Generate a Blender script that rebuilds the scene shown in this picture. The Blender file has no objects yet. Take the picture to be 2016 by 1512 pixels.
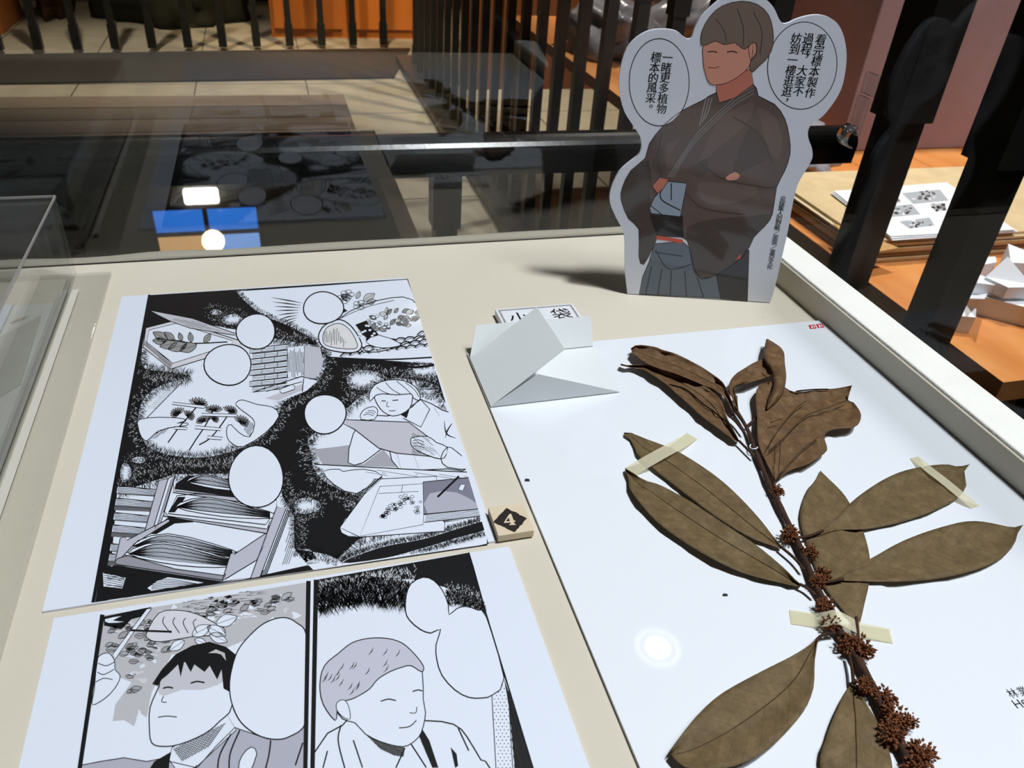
import bpy, bmesh, math, random
from mathutils import Vector, Matrix, geometry, noise
random.seed(7)
SC = bpy.context.scene
COL = SC.collection

# ------------------------------------------------------------------ camera, world, lights, exposure
F = 1560.0
PIT, ROLL, YAW, H = math.radians(34.5), math.radians(4.5), math.radians(-18.0), 0.2991
_fw = Vector((0, math.cos(PIT), -math.sin(PIT))); _ri = Vector((1, 0, 0)); _up = _ri.cross(_fw)
_R = math.cos(ROLL) * _ri + math.sin(ROLL) * _up
_U = -math.sin(ROLL) * _ri + math.cos(ROLL) * _up
_Z = Matrix.Rotation(YAW, 3, 'Z')
FW, RT, UP = _Z @ _fw, _Z @ _R, _Z @ _U
EYE = Vector((0, 0, H))
cam = bpy.data.cameras.new('camera'); camo = bpy.data.objects.new('camera', cam); COL.objects.link(camo)
cam.sensor_width = 36.0; cam.lens = F / 2016.0 * 36.0; cam.clip_start = 0.005
m3 = Matrix((RT, UP, -FW)).transposed()
camo.matrix_world = Matrix.Translation(EYE) @ m3.to_4x4()
cam.dof.use_dof = True; cam.dof.focus_distance = 0.46; cam.dof.aperture_fstop = 24.0
SC.camera = camo

w = bpy.data.worlds.new('World'); SC.world = w; w.use_nodes = True
w.node_tree.nodes['Background'].inputs[0].default_value = (0.55, 0.58, 0.66, 1)
w.node_tree.nodes['Background'].inputs[1].default_value = 0.1

def lamp(name, loc, target, power, size, color, spot=None, blend=.5):
    if spot:
        l = bpy.data.lights.new(name, 'SPOT'); l.spot_size = math.radians(spot); l.spot_blend = blend; l.shadow_soft_size = size
    else:
        l = bpy.data.lights.new(name, 'AREA'); l.shape = 'DISK'; l.size = size
    l.energy = power; l.color = color
    o = bpy.data.objects.new(name, l); COL.objects.link(o); o.location = loc
    o.rotation_euler = (Vector(target) - Vector(loc)).to_track_quat('-Z', 'Y').to_euler()
    return o
lamp('track_spot_light', (.72, .0, 2.25), (.15, .35, 0), 200, .11, (.93, .97, 1.0), 40, .6)
lamp('second_spot_light', (.95, -.35, 2.25), (.05, .4, 0), 46, .18, (.95, .97, 1.0), 44, .7)
lamp('table_spot_light', (1.248, 1.718, 2.29), (1.35, 1.15, -.3), 260, .05, (1.0, .94, .86), 54, .6)
lamp('partition_fill_light', (1.7, 3.5, 2.4), (1.6, 4.8, -.5), 420, .05, (1.0, .80, .56), 60, .8)  # unseen light added to brighten the partition boards
lamp('packet_fill_light', (1.9, .4, 2.3), (1.45, 1.2, -.2), 230, .06, (.96, .96, 1.0), 50, .5)  # added light with no fitting, lifts the packets and mauve box
lamp('bundle_fill_light', (1.5, 3.1, 2.3), (1.35, 2.75, -.3), 200, .05, (1.0, .92, .82), 46, .6)  # no lamp hangs here; added to brighten the wrapped bundles
lamp('far_fill_light', (-.9, 4.6, 2.4), (-.7, 5.3, -1), 420, .05, (1.0, .84, .64), 50, .8)  # added out of view to brighten the far floor and balusters
lamp('cupboard_fill_light', (.5, 4.9, 2.4), (.55, 6.2, -.7), 520, .05, (1.0, .72, .42), 44, .8)  # unseen light added for the orange cupboard, without a fitting
lamp('hall_spot_light', (.761, 4.463, 2.29), (.7, 4.2, -1), 330, .05, (1.0, .90, .76), 62, .8)
SC.view_settings.view_transform = 'Standard'; SC.view_settings.look = 'None'
SC.view_settings.gamma = 1.0; SC.view_settings.use_curve_mapping = False
SC.view_settings.exposure = 0.0
SC.cycles.transparent_max_bounces = 20
SC.cycles.max_bounces = 7; SC.cycles.diffuse_bounces = 3; SC.cycles.glossy_bounces = 4
SC.cycles.adaptive_threshold = 0.05

# ------------------------------------------------------------------ pixel rays of the photograph
def ray(x, y): return FW + RT * ((x - 1008) / F) - UP * ((y - 756) / F)
def G(x, y, z=0.0):
    d = ray(x, y); return EYE + d * ((z - H) / d.z)
def onY(x, y, Y):
    d = ray(x, y); return EYE + d * (Y / d.y)
def onX(x, y, X):
    d = ray(x, y); return EYE + d * (X / d.x)

# ------------------------------------------------------------------ materials
MATS = {}
def srgb(c):
    f = lambda u: (u / 255.0) / 12.92 if u <= 10.3 else (((u / 255.0) + .055) / 1.055) ** 2.4
    return tuple(f(u) for u in c[:3]) + (1.0,)
def mat(name, col, rough=.6, spec=.4, var=.0, scale=60., bump=0., bscale=None, metal=0., coat=0., croug=.06, emit=None, stretch=None, hue2=None, detail=4.):
    if name in MATS: return MATS[name]
    m = bpy.data.materials.new(name); m.use_nodes = True; nt = m.node_tree; b = nt.nodes['Principled BSDF']
    c = srgb(col); b.inputs['Base Color'].default_value = c
    b.inputs['Roughness'].default_value = rough; b.inputs['Specular IOR Level'].default_value = spec
    b.inputs['Metallic'].default_value = metal; b.inputs['Coat Weight'].default_value = coat; b.inputs['Coat Roughness'].default_value = croug
    if emit:
        b.inputs['Emission Color'].default_value = srgb(emit[0]); b.inputs['Emission Strength'].default_value = emit[1]
    if var or bump:
        tc = nt.nodes.new('ShaderNodeTexCoord'); mp = nt.nodes.new('ShaderNodeMapping')
        nt.links.new(tc.outputs['Object'], mp.inputs['Vector'])
        if stretch: mp.inputs['Scale'].default_value = stretch
        nz = nt.nodes.new('ShaderNodeTexNoise'); nz.inputs['Scale'].default_value = scale; nz.inputs['Detail'].default_value = detail
        nt.links.new(mp.outputs['Vector'], nz.inputs['Vector'])
        if var:
            rp = nt.nodes.new('ShaderNodeValToRGB')
            c2 = srgb(hue2) if hue2 else tuple(max(0, u * (1 - var)) for u in c[:3]) + (1,)
            rp.color_ramp.elements[0].position = .35; rp.color_ramp.elements[1].position = .65
            rp.color_ramp.elements[0].color = c2; rp.color_ramp.elements[1].color = c
            nt.links.new(nz.outputs['Fac'], rp.inputs['Fac']); nt.links.new(rp.outputs['Color'], b.inputs['Base Color'])
        if bump:
            n2 = nz
            if bscale:
                n2 = nt.nodes.new('ShaderNodeTexNoise'); n2.inputs['Scale'].default_value = bscale
                nt.links.new(mp.outputs['Vector'], n2.inputs['Vector'])
            bp = nt.nodes.new('ShaderNodeBump'); bp.inputs['Strength'].default_value = bump; bp.inputs['Distance'].default_value = .002
            nt.links.new(n2.outputs['Fac'], bp.inputs['Height']); nt.links.new(bp.outputs['Normal'], b.inputs['Normal'])
    MATS[name] = m; return m
def glass_mat(name, tint=(1, 1, 1), haze=0.0, refl=1.0, ior=1.5, rough=0.0):
    if name in MATS: return MATS[name]
    m = bpy.data.materials.new(name); m.use_nodes = True; nt = m.node_tree; nt.nodes.clear()
    out = nt.nodes.new('ShaderNodeOutputMaterial'); tr = nt.nodes.new('ShaderNodeBsdfTransparent'); gl = nt.nodes.new('ShaderNodeBsdfGlossy')
    tr.inputs[0].default_value = (*tint, 1); gl.inputs['Roughness'].default_value = rough
    fr = nt.nodes.new('ShaderNodeFresnel'); fr.inputs[0].default_value = ior
    mx = nt.nodes.new('ShaderNodeMixShader'); mul = nt.nodes.new('ShaderNodeMath'); mul.operation = 'MULTIPLY'; mul.inputs[1].default_value = refl
    gm = nt.nodes.new('ShaderNodeNewGeometry'); mi = nt.nodes.new('ShaderNodeMix'); mi.inputs[2].default_value = ior; mi.inputs[3].default_value = 1 / ior
    nt.links.new(gm.outputs['Backfacing'], mi.inputs[0]); nt.links.new(mi.outputs[0], fr.inputs[0])      # a thin pane reflects alike from both faces
    nt.links.new(fr.outputs[0], mul.inputs[0]); nt.links.new(mul.outputs[0], mx.inputs[0])
    nt.links.new(tr.outputs[0], mx.inputs[1]); nt.links.new(gl.outputs[0], mx.inputs[2])
    last = mx
    if haze:
        df = nt.nodes.new('ShaderNodeBsdfDiffuse'); df.inputs[0].default_value = (.75, .75, .78, 1)
        m2 = nt.nodes.new('ShaderNodeMixShader'); m2.inputs[0].default_value = haze
        nt.links.new(mx.outputs[0], m2.inputs[1]); nt.links.new(df.outputs[0], m2.inputs[2]); last = m2
    nt.links.new(last.outputs[0], out.inputs[0]); MATS[name] = m; return m
def print_mat():
    m = bpy.data.materials.new('printed_ink'); m.use_nodes = True; nt = m.node_tree; b = nt.nodes['Principled BSDF']
    a = nt.nodes.new('ShaderNodeVertexColor'); a.layer_name = 'Col'
    nt.links.new(a.outputs['Color'], b.inputs['Base Color']); b.inputs['Roughness'].default_value = .55; b.inputs['Specular IOR Level'].default_value = .25; b.inputs['Coat Weight'].default_value = .8; b.inputs['Coat Roughness'].default_value = .08
    return m
M_PRINT = print_mat()
def canvas_mat():
    m = bpy.data.materials.new('cream_canvas'); m.use_nodes = True; nt = m.node_tree; b = nt.nodes['Principled BSDF']
    N, L = nt.nodes, nt.links
    tc = N.new('ShaderNodeTexCoord')
    n1 = N.new('ShaderNodeTexNoise'); n1.inputs['Scale'].default_value = 9
    r1 = N.new('ShaderNodeValToRGB'); r1.color_ramp.elements[0].color = srgb((206, 198, 181)); r1.color_ramp.elements[1].color = srgb((217, 210, 195))
    n2 = N.new('ShaderNodeTexVoronoi'); n2.inputs['Scale'].default_value = 70
    r2 = N.new('ShaderNodeValToRGB'); r2.color_ramp.elements[0].position = .02; r2.color_ramp.elements[1].position = .06
    n3 = N.new('ShaderNodeTexNoise'); n3.inputs['Scale'].default_value = 40
    r3 = N.new('ShaderNodeValToRGB'); r3.color_ramp.elements[0].position = .56; r3.color_ramp.elements[1].position = .60
    mxf = N.new('ShaderNodeMath'); mxf.operation = 'MAXIMUM'
    mx = N.new('ShaderNodeMix'); mx.data_type = 'RGBA'
    for n in (n1, n2, n3): L.new(tc.outputs['Object'], n.inputs['Vector'])
    L.new(n1.outputs['Fac'], r1.inputs['Fac']); L.new(n2.outputs['Distance'], r2.inputs['Fac']); L.new(n3.outputs['Fac'], r3.inputs['Fac'])
    inv = N.new('ShaderNodeMath'); inv.operation = 'SUBTRACT'; inv.inputs[0].default_value = 1.0; L.new(r3.outputs['Color'], inv.inputs[1])
    L.new(r2.outputs['Color'], mxf.inputs[0]); L.new(inv.outputs[0], mxf.inputs[1])
    L.new(mxf.outputs[0], mx.inputs['Factor']); mx.inputs['A'].default_value = srgb((120, 100, 75)); L.new(r1.outputs['Color'], mx.inputs['B'])
    L.new(mx.outputs['Result'], b.inputs['Base Color']); b.inputs['Roughness'].default_value = .9; b.inputs['Specular IOR Level'].default_value = .1
    w1 = N.new('ShaderNodeTexWave'); w1.inputs['Scale'].default_value = 300; w1.bands_direction = 'X'
    w2 = N.new('ShaderNodeTexWave'); w2.inputs['Scale'].default_value = 300; w2.bands_direction = 'Y'
    ad = N.new('ShaderNodeMath'); ad.operation = 'ADD'
    for q in (w1, w2): L.new(tc.outputs['Object'], q.inputs['Vector'])
    L.new(w1.outputs['Fac'], ad.inputs[0]); L.new(w2.outputs['Fac'], ad.inputs[1])
    bp = N.new('ShaderNodeBump'); bp.inputs['Strength'].default_value = .10; bp.inputs['Distance'].default_value = .0005
    L.new(ad.outputs[0], bp.inputs['Height']); L.new(bp.outputs['Normal'], b.inputs['Normal'])
    return m
M_CANVAS = canvas_mat()
def leaf_mat(name, c1, c2, c3):
    m = bpy.data.materials.new(name); m.use_nodes = True; nt = m.node_tree; b = nt.nodes['Principled BSDF']; N, L = nt.nodes, nt.links
    tc = N.new('ShaderNodeTexCoord')
    n1 = N.new('ShaderNodeTexNoise'); n1.inputs['Scale'].default_value = 150; n1.inputs['Detail'].default_value = 10; n1.inputs['Roughness'].default_value = .7
    L.new(tc.outputs['Object'], n1.inputs['Vector'])
    rp = N.new('ShaderNodeValToRGB'); e = rp.color_ramp.elements
    e[0].position = .30; e[0].color = srgb(c1); e[1].position = .72; e[1].color = srgb(c3); q = e.new(.52); q.color = srgb(c2)
    L.new(n1.outputs['Fac'], rp.inputs['Fac'])
    sx = N.new('ShaderNodeSeparateXYZ'); L.new(tc.outputs['UV'], sx.inputs[0])          # side veins from the leaf's own coordinates
    a = N.new('ShaderNodeMath'); a.operation = 'SUBTRACT'; a.inputs[1].default_value = .5; L.new(sx.outputs[0], a.inputs[0])
    ab = N.new('ShaderNodeMath'); ab.operation = 'ABSOLUTE'; L.new(a.outputs[0], ab.inputs[0])
    k = N.new('ShaderNodeMath'); k.operation = 'MULTIPLY_ADD'; k.inputs[1].default_value = -.30; L.new(ab.outputs[0], k.inputs[0]); L.new(sx.outputs[1], k.inputs[2])
    s = N.new('ShaderNodeMath'); s.operation = 'MULTIPLY'; s.inputs[1].default_value = 75.; L.new(k.outputs[0], s.inputs[0])
    sn = N.new('ShaderNodeMath'); sn.operation = 'SINE'; L.new(s.outputs[0], sn.inputs[0])
    pw = N.new('ShaderNodeMath'); pw.operation = 'GREATER_THAN'; pw.inputs[1].default_value = .965; L.new(sn.outputs[0], pw.inputs[0])
    f = N.new('ShaderNodeMath'); f.operation = 'MULTIPLY'; f.inputs[1].default_value = .22; L.new(pw.outputs[0], f.inputs[0])
    mx = N.new('ShaderNodeMix'); mx.data_type = 'RGBA'; L.new(f.outputs[0], mx.inputs['Factor']); L.new(rp.outputs['Color'], mx.inputs['A']); mx.inputs['B'].default_value = srgb((58, 40, 25))
    L.new(mx.outputs['Result'], b.inputs['Base Color']); b.inputs['Roughness'].default_value = .62; b.inputs['Specular IOR Level'].default_value = .25
    bp = N.new('ShaderNodeBump'); bp.inputs['Strength'].default_value = .35; bp.inputs['Distance'].default_value = .0015
    L.new(n1.outputs['Fac'], bp.inputs['Height']); L.new(bp.outputs['Normal'], b.inputs['Normal'])
    return m
M_LEAF = leaf_mat('olive_brown_leaf', (90, 74, 49), (108, 90, 61), (126, 108, 77))
M_LEAF2 = leaf_mat('russet_brown_leaf', (84, 62, 42), (106, 80, 54), (132, 104, 72))
M_GLASS = glass_mat('case_glass', (.985, .99, .985), 0, 1.0, 1.5)
M_ACRYL = glass_mat('clear_acrylic', (.97, .975, .97), .008, 1.3, 1.5)
M_PLASTIC = glass_mat('plastic_wrap', (.9, .9, .92), .42, 2.2, 1.45, .12)
M_PAPER = mat('white_paper', (236, 240, 246), .55, .3, .02, 30)
M_BLACKW = mat('black_painted_wood', (36, 37, 35), .38, .45, .2, 20)
M_STRIP = mat('pale_border_cloth', (247, 245, 240), .9, .1, .04, 25, .25, 900)

# ------------------------------------------------------------------ builders
def thing(name, label, cat, loc=(0, 0, 0), group=None, kind=None):
    o = bpy.data.objects.new(name, None); COL.objects.link(o); o.location = loc; o.empty_display_size = .02
    o['label'] = label; o['category'] = cat
    if group: o['group'] = group
    if kind: o['kind'] = kind
    return o
def tag(o, label, cat, group=None):
    o['label'] = label; o['category'] = cat
    if group: o['group'] = group
    return o
class MB:
    def __init__(s): s.v = []; s.f = []; s.c = []; s.uv = None
    def add(s, vs, fs, col=None):
        n = len(s.v); s.v += [Vector(q) for q in vs]
        for f in fs: s.f.append([i + n for i in f]); s.c.append(col)
        return s
    def box(s, a, b, col=None, rot=None):
        (x0, y0, z0), (x1, y1, z1) = a, b
        p = [(x0, y0, z0), (x1, y0, z0), (x1, y1, z0), (x0, y1, z0), (x0, y0, z1), (x1, y0, z1), (x1, y1, z1), (x0, y1, z1)]
        return s.add(p, [(3, 2, 1, 0), (4, 5, 6, 7), (0, 1, 5, 4), (1, 2, 6, 5), (2, 3, 7, 6), (3, 0, 4, 7)], col)
    def prism(s, poly, z0, z1):      # poly: xy list
        n = len(poly); pts = [Vector((p[0], p[1], 0)) for p in poly]
        if sum(pts[i].x * pts[(i + 1) % n].y - pts[(i + 1) % n].x * pts[i].y for i in range(n)) < 0: pts.reverse()
        tri = geometry.tessellate_polygon([pts])
        vs = [(p.x, p.y, z0) for p in pts] + [(p.x, p.y, z1) for p in pts]
        fs = [(i, (i + 1) % n, n + (i + 1) % n, n + i) for i in range(n)]
        fs += [tuple(n + i for i in (t if up(pts, t) else t[::-1])) for t in tri] + [tuple(t[::-1] if up(pts, t) else t) for t in tri]
        return s.add(vs, fs)
    def slab(s, pts, nrm, th):       # planar 3-D polygon with thickness th along -nrm
        n = len(pts); ax = (pts[1] - pts[0]).normalized(); ay = nrm.cross(ax)
        p2 = [Vector(((p - pts[0]).dot(ax), (p - pts[0]).dot(ay), 0)) for p in pts]
        tri = geometry.tessellate_polygon([p2])
        vs = list(pts) + [p - nrm * th for p in pts]
        fs = [tuple(t if up(p2, t) else t[::-1]) for t in tri] + [tuple(n + i for i in (t[::-1] if up(p2, t) else t)) for t in tri]
        fs += [(i, n + i, n + (i + 1) % n, (i + 1) % n) for i in range(n)]
        return s.add(vs, fs)
    def tube(s, pts, rad, seg=8, cap=True):
        pts = [Vector(p) for p in pts]; rs = rad if isinstance(rad, (list, tuple)) else [rad] * len(pts)
        rings = []
        for i, p in enumerate(pts):
            t = (pts[min(i + 1, len(pts) - 1)] - pts[max(i - 1, 0)]).normalized()
            a = t.cross(Vector((0, 0, 1)) if abs(t.z) < .9 else Vector((1, 0, 0))).normalized(); b = t.cross(a)
            rings.append([p + (a * math.cos(2 * math.pi * k / seg) + b * math.sin(2 * math.pi * k / seg)) * rs[i] for k in range(seg)])
        vs = [v for r in rings for v in r]; fs = []
        for i in range(len(rings) - 1):
            for k in range(seg): fs.append((i * seg + k, i * seg + (k + 1) % seg, (i + 1) * seg + (k + 1) % seg, (i + 1) * seg + k))
        if cap: fs += [tuple(range(seg))[::-1], tuple((len(rings) - 1) * seg + k for k in range(seg))]
        return s.add(vs, fs)
    def build(s, name, material, parent=None, smooth=False, bevel=0, label=None, kind=None, colors=False):
        base = Vector(parent_world(parent)) if parent else Vector((0, 0, 0))
        me = bpy.data.meshes.new(name); me.from_pydata([v - base for v in s.v], [], s.f)
        if colors:
            ca = me.color_attributes.new('Col', 'FLOAT_COLOR', 'CORNER'); k = 0; buf = []
            for f, c in zip(s.f, s.c): buf += list(c) * len(f)
            ca.data.foreach_set('color', buf)
        if s.uv:
            ul = me.uv_layers.new(name='UVMap')
            for lp in me.loops: ul.data[lp.index].uv = s.uv[lp.vertex_index]
        me.materials.append(material); me.validate(); me.update()
        if smooth: me.shade_smooth()
        o = bpy.data.objects.new(name, me); COL.objects.link(o)
        if parent: o.parent = parent
        if bevel:
            b = o.modifiers.new('bevel', 'BEVEL'); b.width = bevel; b.segments = 2; b.limit_method = 'ANGLE'
        if label: o['label'] = label
        if kind: o['kind'] = kind
        return o
def up(p, t): return geometry.normal([p[i] for i in t]).z > 0
def parent_world(o):
    v = Vector(o.location)
    while o.parent: o = o.parent; v += Vector(o.location)
    return v
def struct(name, mb, m, **k): return mb.build(name, m, kind='structure', **k)

def smooth_line(p, n=6, closed=False):
    if len(p) < 3 or n < 2: return [tuple(q) for q in p]
    out = []; m = len(p)
    for i in range(m if closed else m - 1):
        g = lambda j: Vector(p[j % m] if closed else p[max(0, min(m - 1, j))]).to_2d()
        a, b, c, d = g(i - 1), g(i), g(i + 1), g(i + 2)
        for k in range(n):
            t = k / n
            out.append(tuple(.5 * ((2 * b) + (c - a) * t + (2 * a - 5 * b + 4 * c - d) * t * t + (3 * b - a - 3 * c + d) * t ** 3)))
    if not closed: out.append(tuple(p[-1]))
    return out
def inside(pt, poly):
    x, y = pt; r = False; j = len(poly) - 1
    for i in range(len(poly)):
        xi, yi = poly[i]; xj, yj = poly[j]
        if (yi > y) != (yj > y) and x < (xj - xi) * (y - yi) / (yj - yi) + xi: r = not r
        j = i
    return r
def ell(cx, cy, rx, ry, n=28, rot=0., wob=0.):
    r = []
    for k in range(n):
        a = 2 * math.pi * k / n; q = 1 + wob * math.sin(3 * a + cx) + wob * .6 * math.sin(2 * a + cy)
        x, y = rx * q * math.cos(a), ry * q * math.sin(a)
        r.append((cx + x * math.cos(rot) - y * math.sin(rot), cy + x * math.sin(rot) + y * math.cos(rot)))
    return r
INK = srgb((17, 18, 20)); WHT = srgb((236, 240, 247)); GRY = lambda v, p=0: srgb((v, v, v + p))

def cut(p, clip):
    ar = sum(clip[i][0] * clip[(i + 1) % len(clip)][1] - clip[(i + 1) % len(clip)][0] * clip[i][1] for i in range(len(clip)))
    c = clip if ar > 0 else clip[::-1]
    for i in range(len(c)):
        a, b = c[i], c[(i + 1) % len(c)]; out = []
        sd = lambda q: (b[0] - a[0]) * (q[1] - a[1]) - (b[1] - a[1]) * (q[0] - a[0])
        for k in range(len(p)):
            q, r = p[k], p[(k + 1) % len(p)]; d, e = sd(q), sd(r)
            if d >= 0: out.append(q)
            if d * e < 0: t = d / (d - e); out.append((q[0] + (r[0] - q[0]) * t, q[1] + (r[1] - q[1]) * t))
        p = out
        if len(p) < 3: return []
    return p
class Print:
    """flat print on a flat sheet: polygons and strokes, in small steps of ink thickness above it"""
    def __init__(s, mapper, nrm, fr=(0, 0, 1.0), clip=None, dz=1.2e-5, z0=6e-5):
        s.map = mapper; s.n = nrm; s.mb = MB(); s.bold = 1.35; s.dz = dz; s.z0 = z0; s.fr = fr; s.clip = clip
    def frame(s, x, y, k): s.fr = (x, y, k); return s
    def px(s, p): return (s.fr[0] + p[0] * s.fr[2], s.fr[1] + p[1] * s.fr[2])
    def put(s, pts, faces, layer, col):
        if s.clip and not all(inside(q, s.clip) for q in pts):
            o = s.z0 + layer * s.dz
            for f in faces:
                q = cut([pts[i] for i in f], s.clip)
                if len(q) > 2: s.mb.add([s.map(*a) + s.n * o for a in q], [tuple(range(len(q)))], col)
            return
        s.mb.add([s.map(*q) + s.n * (s.z0 + layer * s.dz) for q in pts], faces, col)
    def poly(s, p, col, layer, sm=0, line=None, lw=3., ll=None):
        q = [s.px(a) for a in p]
        if sm: q = smooth_line(q, sm, True)
        q2 = [Vector((a[0], -a[1], 0)) for a in q]
        tri = geometry.tessellate_polygon([q2])
        s.put(q, [t if up(q2, t) else t[::-1] for t in tri], layer, col)
        if line is not None: s._rib(q + [q[0]], lw * s.fr[2], line, layer + 1 if ll is None else ll)
    def line(s, p, wd=3., col=INK, layer=8, sm=5, taper=False):
        q = [s.px(a) for a in p]
        if sm and len(q) > 2: q = smooth_line(q, sm)
        s._rib(q, wd * s.fr[2], col, layer, taper)
    def _rib(s, q, wd, col, layer, taper=False):
        L, n = [], len(q); wd *= s.bold
        for i in range(n):
            a, b = q[max(0, i - 1)], q[min(n - 1, i + 1)]
            if i in (0, n - 1) and n > 3 and q[0] == q[-1]: a, b = q[-2], q[1]
            dx, dy = b[0] - a[0], b[1] - a[1]; l = math.hypot(dx, dy) or 1
            h = wd / 2 * ((1 - .85 * abs(2 * i / (n - 1) - 1)) if taper and n > 1 else 1)
            L.append(((q[i][0] - dy / l * h, q[i][1] + dx / l * h), (q[i][0] + dy / l * h, q[i][1] - dx / l * h)))
        pts = [v for e in L for v in e]
        s.put(pts, [(2 * i, 2 * i + 2, 2 * i + 3, 2 * i + 1) for i in range(n - 1)], layer, col)
    def stroke(s, a, b, wd, col, layer):
        a, b = s.px(a), s.px(b)
        if s.clip and not (inside(a, s.clip) and inside(b, s.clip)): return
        dx, dy = b[0] - a[0], b[1] - a[1]; l = math.hypot(dx, dy)
        if l < .5: return
        h = wd * s.fr[2] / 2
        s.put([(a[0] - dy / l * h, a[1] + dx / l * h), (a[0] + dy / l * h, a[1] - dx / l * h), b], [(0, 1, 2)], layer, col)
    def fur(s, p, step=5., inn=34., outw=16., wd=2.1, layer=2, sm=5, closed=True, flip=False, white=True, skip=None):
        """short inked hatching around the edge of a white glow"""
        q = smooth_line(p, sm, closed) if sm else p
        ar = sum(q[i][0] * q[(i + 1) % len(q)][1] - q[(i + 1) % len(q)][0] * q[i][1] for i in range(len(q)))
        sg = (1 if ar > 0 else -1) * (-1 if flip else 1)
        for i in range(len(q) if closed else len(q) - 1):
            a, b = q[i], q[(i + 1) % len(q)]; dx, dy = b[0] - a[0], b[1] - a[1]; l = math.hypot(dx, dy)
            if l < 1e-6: continue
            nx, ny = -dy / l * sg, dx / l * sg
            for _ in range(max(1, int(l / step * 8))):
                t = random.random(); x, y = a[0] + dx * t, a[1] + dy * t
                if skip and skip(x, y): continue
                th = random.choice((-.42, .42)) + random.uniform(-.12, .12)
                ux, uy = nx * math.cos(th) - ny * math.sin(th), nx * math.sin(th) + ny * math.cos(th)
                o = random.uniform(-outw, inn * .45)
                x += nx * o; y += ny * o; k = random.uniform(.45, 1) * inn * .75
                s.stroke((x - ux * 3, y - uy * 3), (x + ux * k, y + uy * k), wd, INK, layer)
                if white and random.random() < .42:
                    o = random.uniform(0, outw * .8); x2, y2 = x - nx * (o + 4), y - ny * (o + 4)
                    s.stroke((x2, y2), (x2 - ux * k * .4, y2 - uy * k * .4), wd * .7, WHT, layer)
    def hatch(s, poly, ang, gap, wd, col=INK, layer=4, jit=.0):
        q = [tuple(a) for a in poly]; ca, sa = math.cos(ang), math.sin(ang)
        r = [(x * ca + y * sa, -x * sa + y * ca) for x, y in q]; y = min(v[1] for v in r) + gap * .5
        while y < max(v[1] for v in r):
            xs = sorted(r[i][0] + (y - r[i][1]) / (r[(i + 1) % len(r)][1] - r[i][1]) * (r[(i + 1) % len(r)][0] - r[i][0])
                        for i in range(len(r)) if (r[i][1] > y) != (r[(i + 1) % len(r)][1] > y))
            for k in range(0, len(xs) - 1, 2):
                x0, x1 = xs[k] + random.uniform(0, jit), xs[k + 1] - random.uniform(0, jit)
                if x1 > x0: s.line([(x0 * ca - y * sa, x0 * sa + y * ca), (x1 * ca - y * sa, x1 * sa + y * ca)], wd, col, layer, 0)
            y += gap * random.uniform(.85, 1.15)
    def dots(s, poly, gap, r, col=INK, layer=4):
        xs = [a[0] for a in poly]; ys = [a[1] for a in poly]; y = min(ys); k = 0
        while y < max(ys):
            x = min(xs) + (gap / 2 if k % 2 else 0)
            while x < max(xs):
                if inside((x, y), poly): s.poly(ell(x, y, r, r, 6), col, layer)
                x += gap
            y += gap * .87; k += 1
    def leaf(s, a, b, wd, col, layer, lw=2., vein=True):
        dx, dy = b[0] - a[0], b[1] - a[1]; P = lambda t, o: (a[0] + dx * t - dy * o, a[1] + dy * t + dx * o)
        s.poly([a, P(.25, wd * .8), P(.55, wd), P(.85, wd * .45), b, P(.85, -wd * .45), P(.55, -wd), P(.25, -wd * .8)], col, layer, 2, INK, lw)
        if vein: s.line([a, b], lw * .6, INK, layer + 1, 0)
    def build(s, name, parent, label=None):
        return s.mb.build(name, M_PRINT, parent, colors=True, kind='stuff', label=label)

# characters: one pass turns every glyph that is needed into a flat mesh
GLYPH = {}
def load_glyphs(chars, bold=.0):
    tmp = []
    for c in sorted(set(chars)):
        cu = bpy.data.curves.new('glyph', 'FONT'); cu.body = c; cu.size = 1.0; cu.fill_mode = 'FRONT'; cu.offset = bold; cu.resolution_u = 3
        cu.align_x = 'CENTER'; cu.align_y = 'CENTER' if hasattr(cu, 'align_y') else cu.align_y
        o = bpy.data.objects.new('glyph', cu); COL.objects.link(o); tmp.append((c, o, cu))
    dg = bpy.context.evaluated_depsgraph_get()
    for c, o, cu in tmp:
        me = o.evaluated_get(dg).to_mesh()
        GLYPH[c] = ([tuple(v.co) for v in me.vertices], [tuple(p.vertices) for p in me.polygons]); o.evaluated_get(dg).to_mesh_clear()
    for c, o, cu in tmp: bpy.data.objects.remove(o); bpy.data.curves.remove(cu)
def glyph(mb, c, org, ax, ay, size, col):
    vs, fs = GLYPH[c]
    if not vs: return
    if c not in '，。':
        cx = (min(v[0] for v in vs) + max(v[0] for v in vs)) / 2; cy = (min(v[1] for v in vs) + max(v[1] for v in vs)) / 2
    else:
        cx = (min(v[0] for v in vs) + max(v[0] for v in vs)) / 2 - .12; cy = (min(v[1] for v in vs) + max(v[1] for v in vs)) / 2 - .2
    nz = ax.cross(ay)
    out = []
    for f in fs: out.append(f)
    mb.add([org + ax * ((v[0] - cx) * size) + ay * ((v[1] - cy) * size) for v in vs], out, col)
load_glyphs('看完標本製作過程，大家不妨到一樓逛逛睹更多植物的風采。©採集人野帳／英張蓋亞文化小袋林業試Her')
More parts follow.
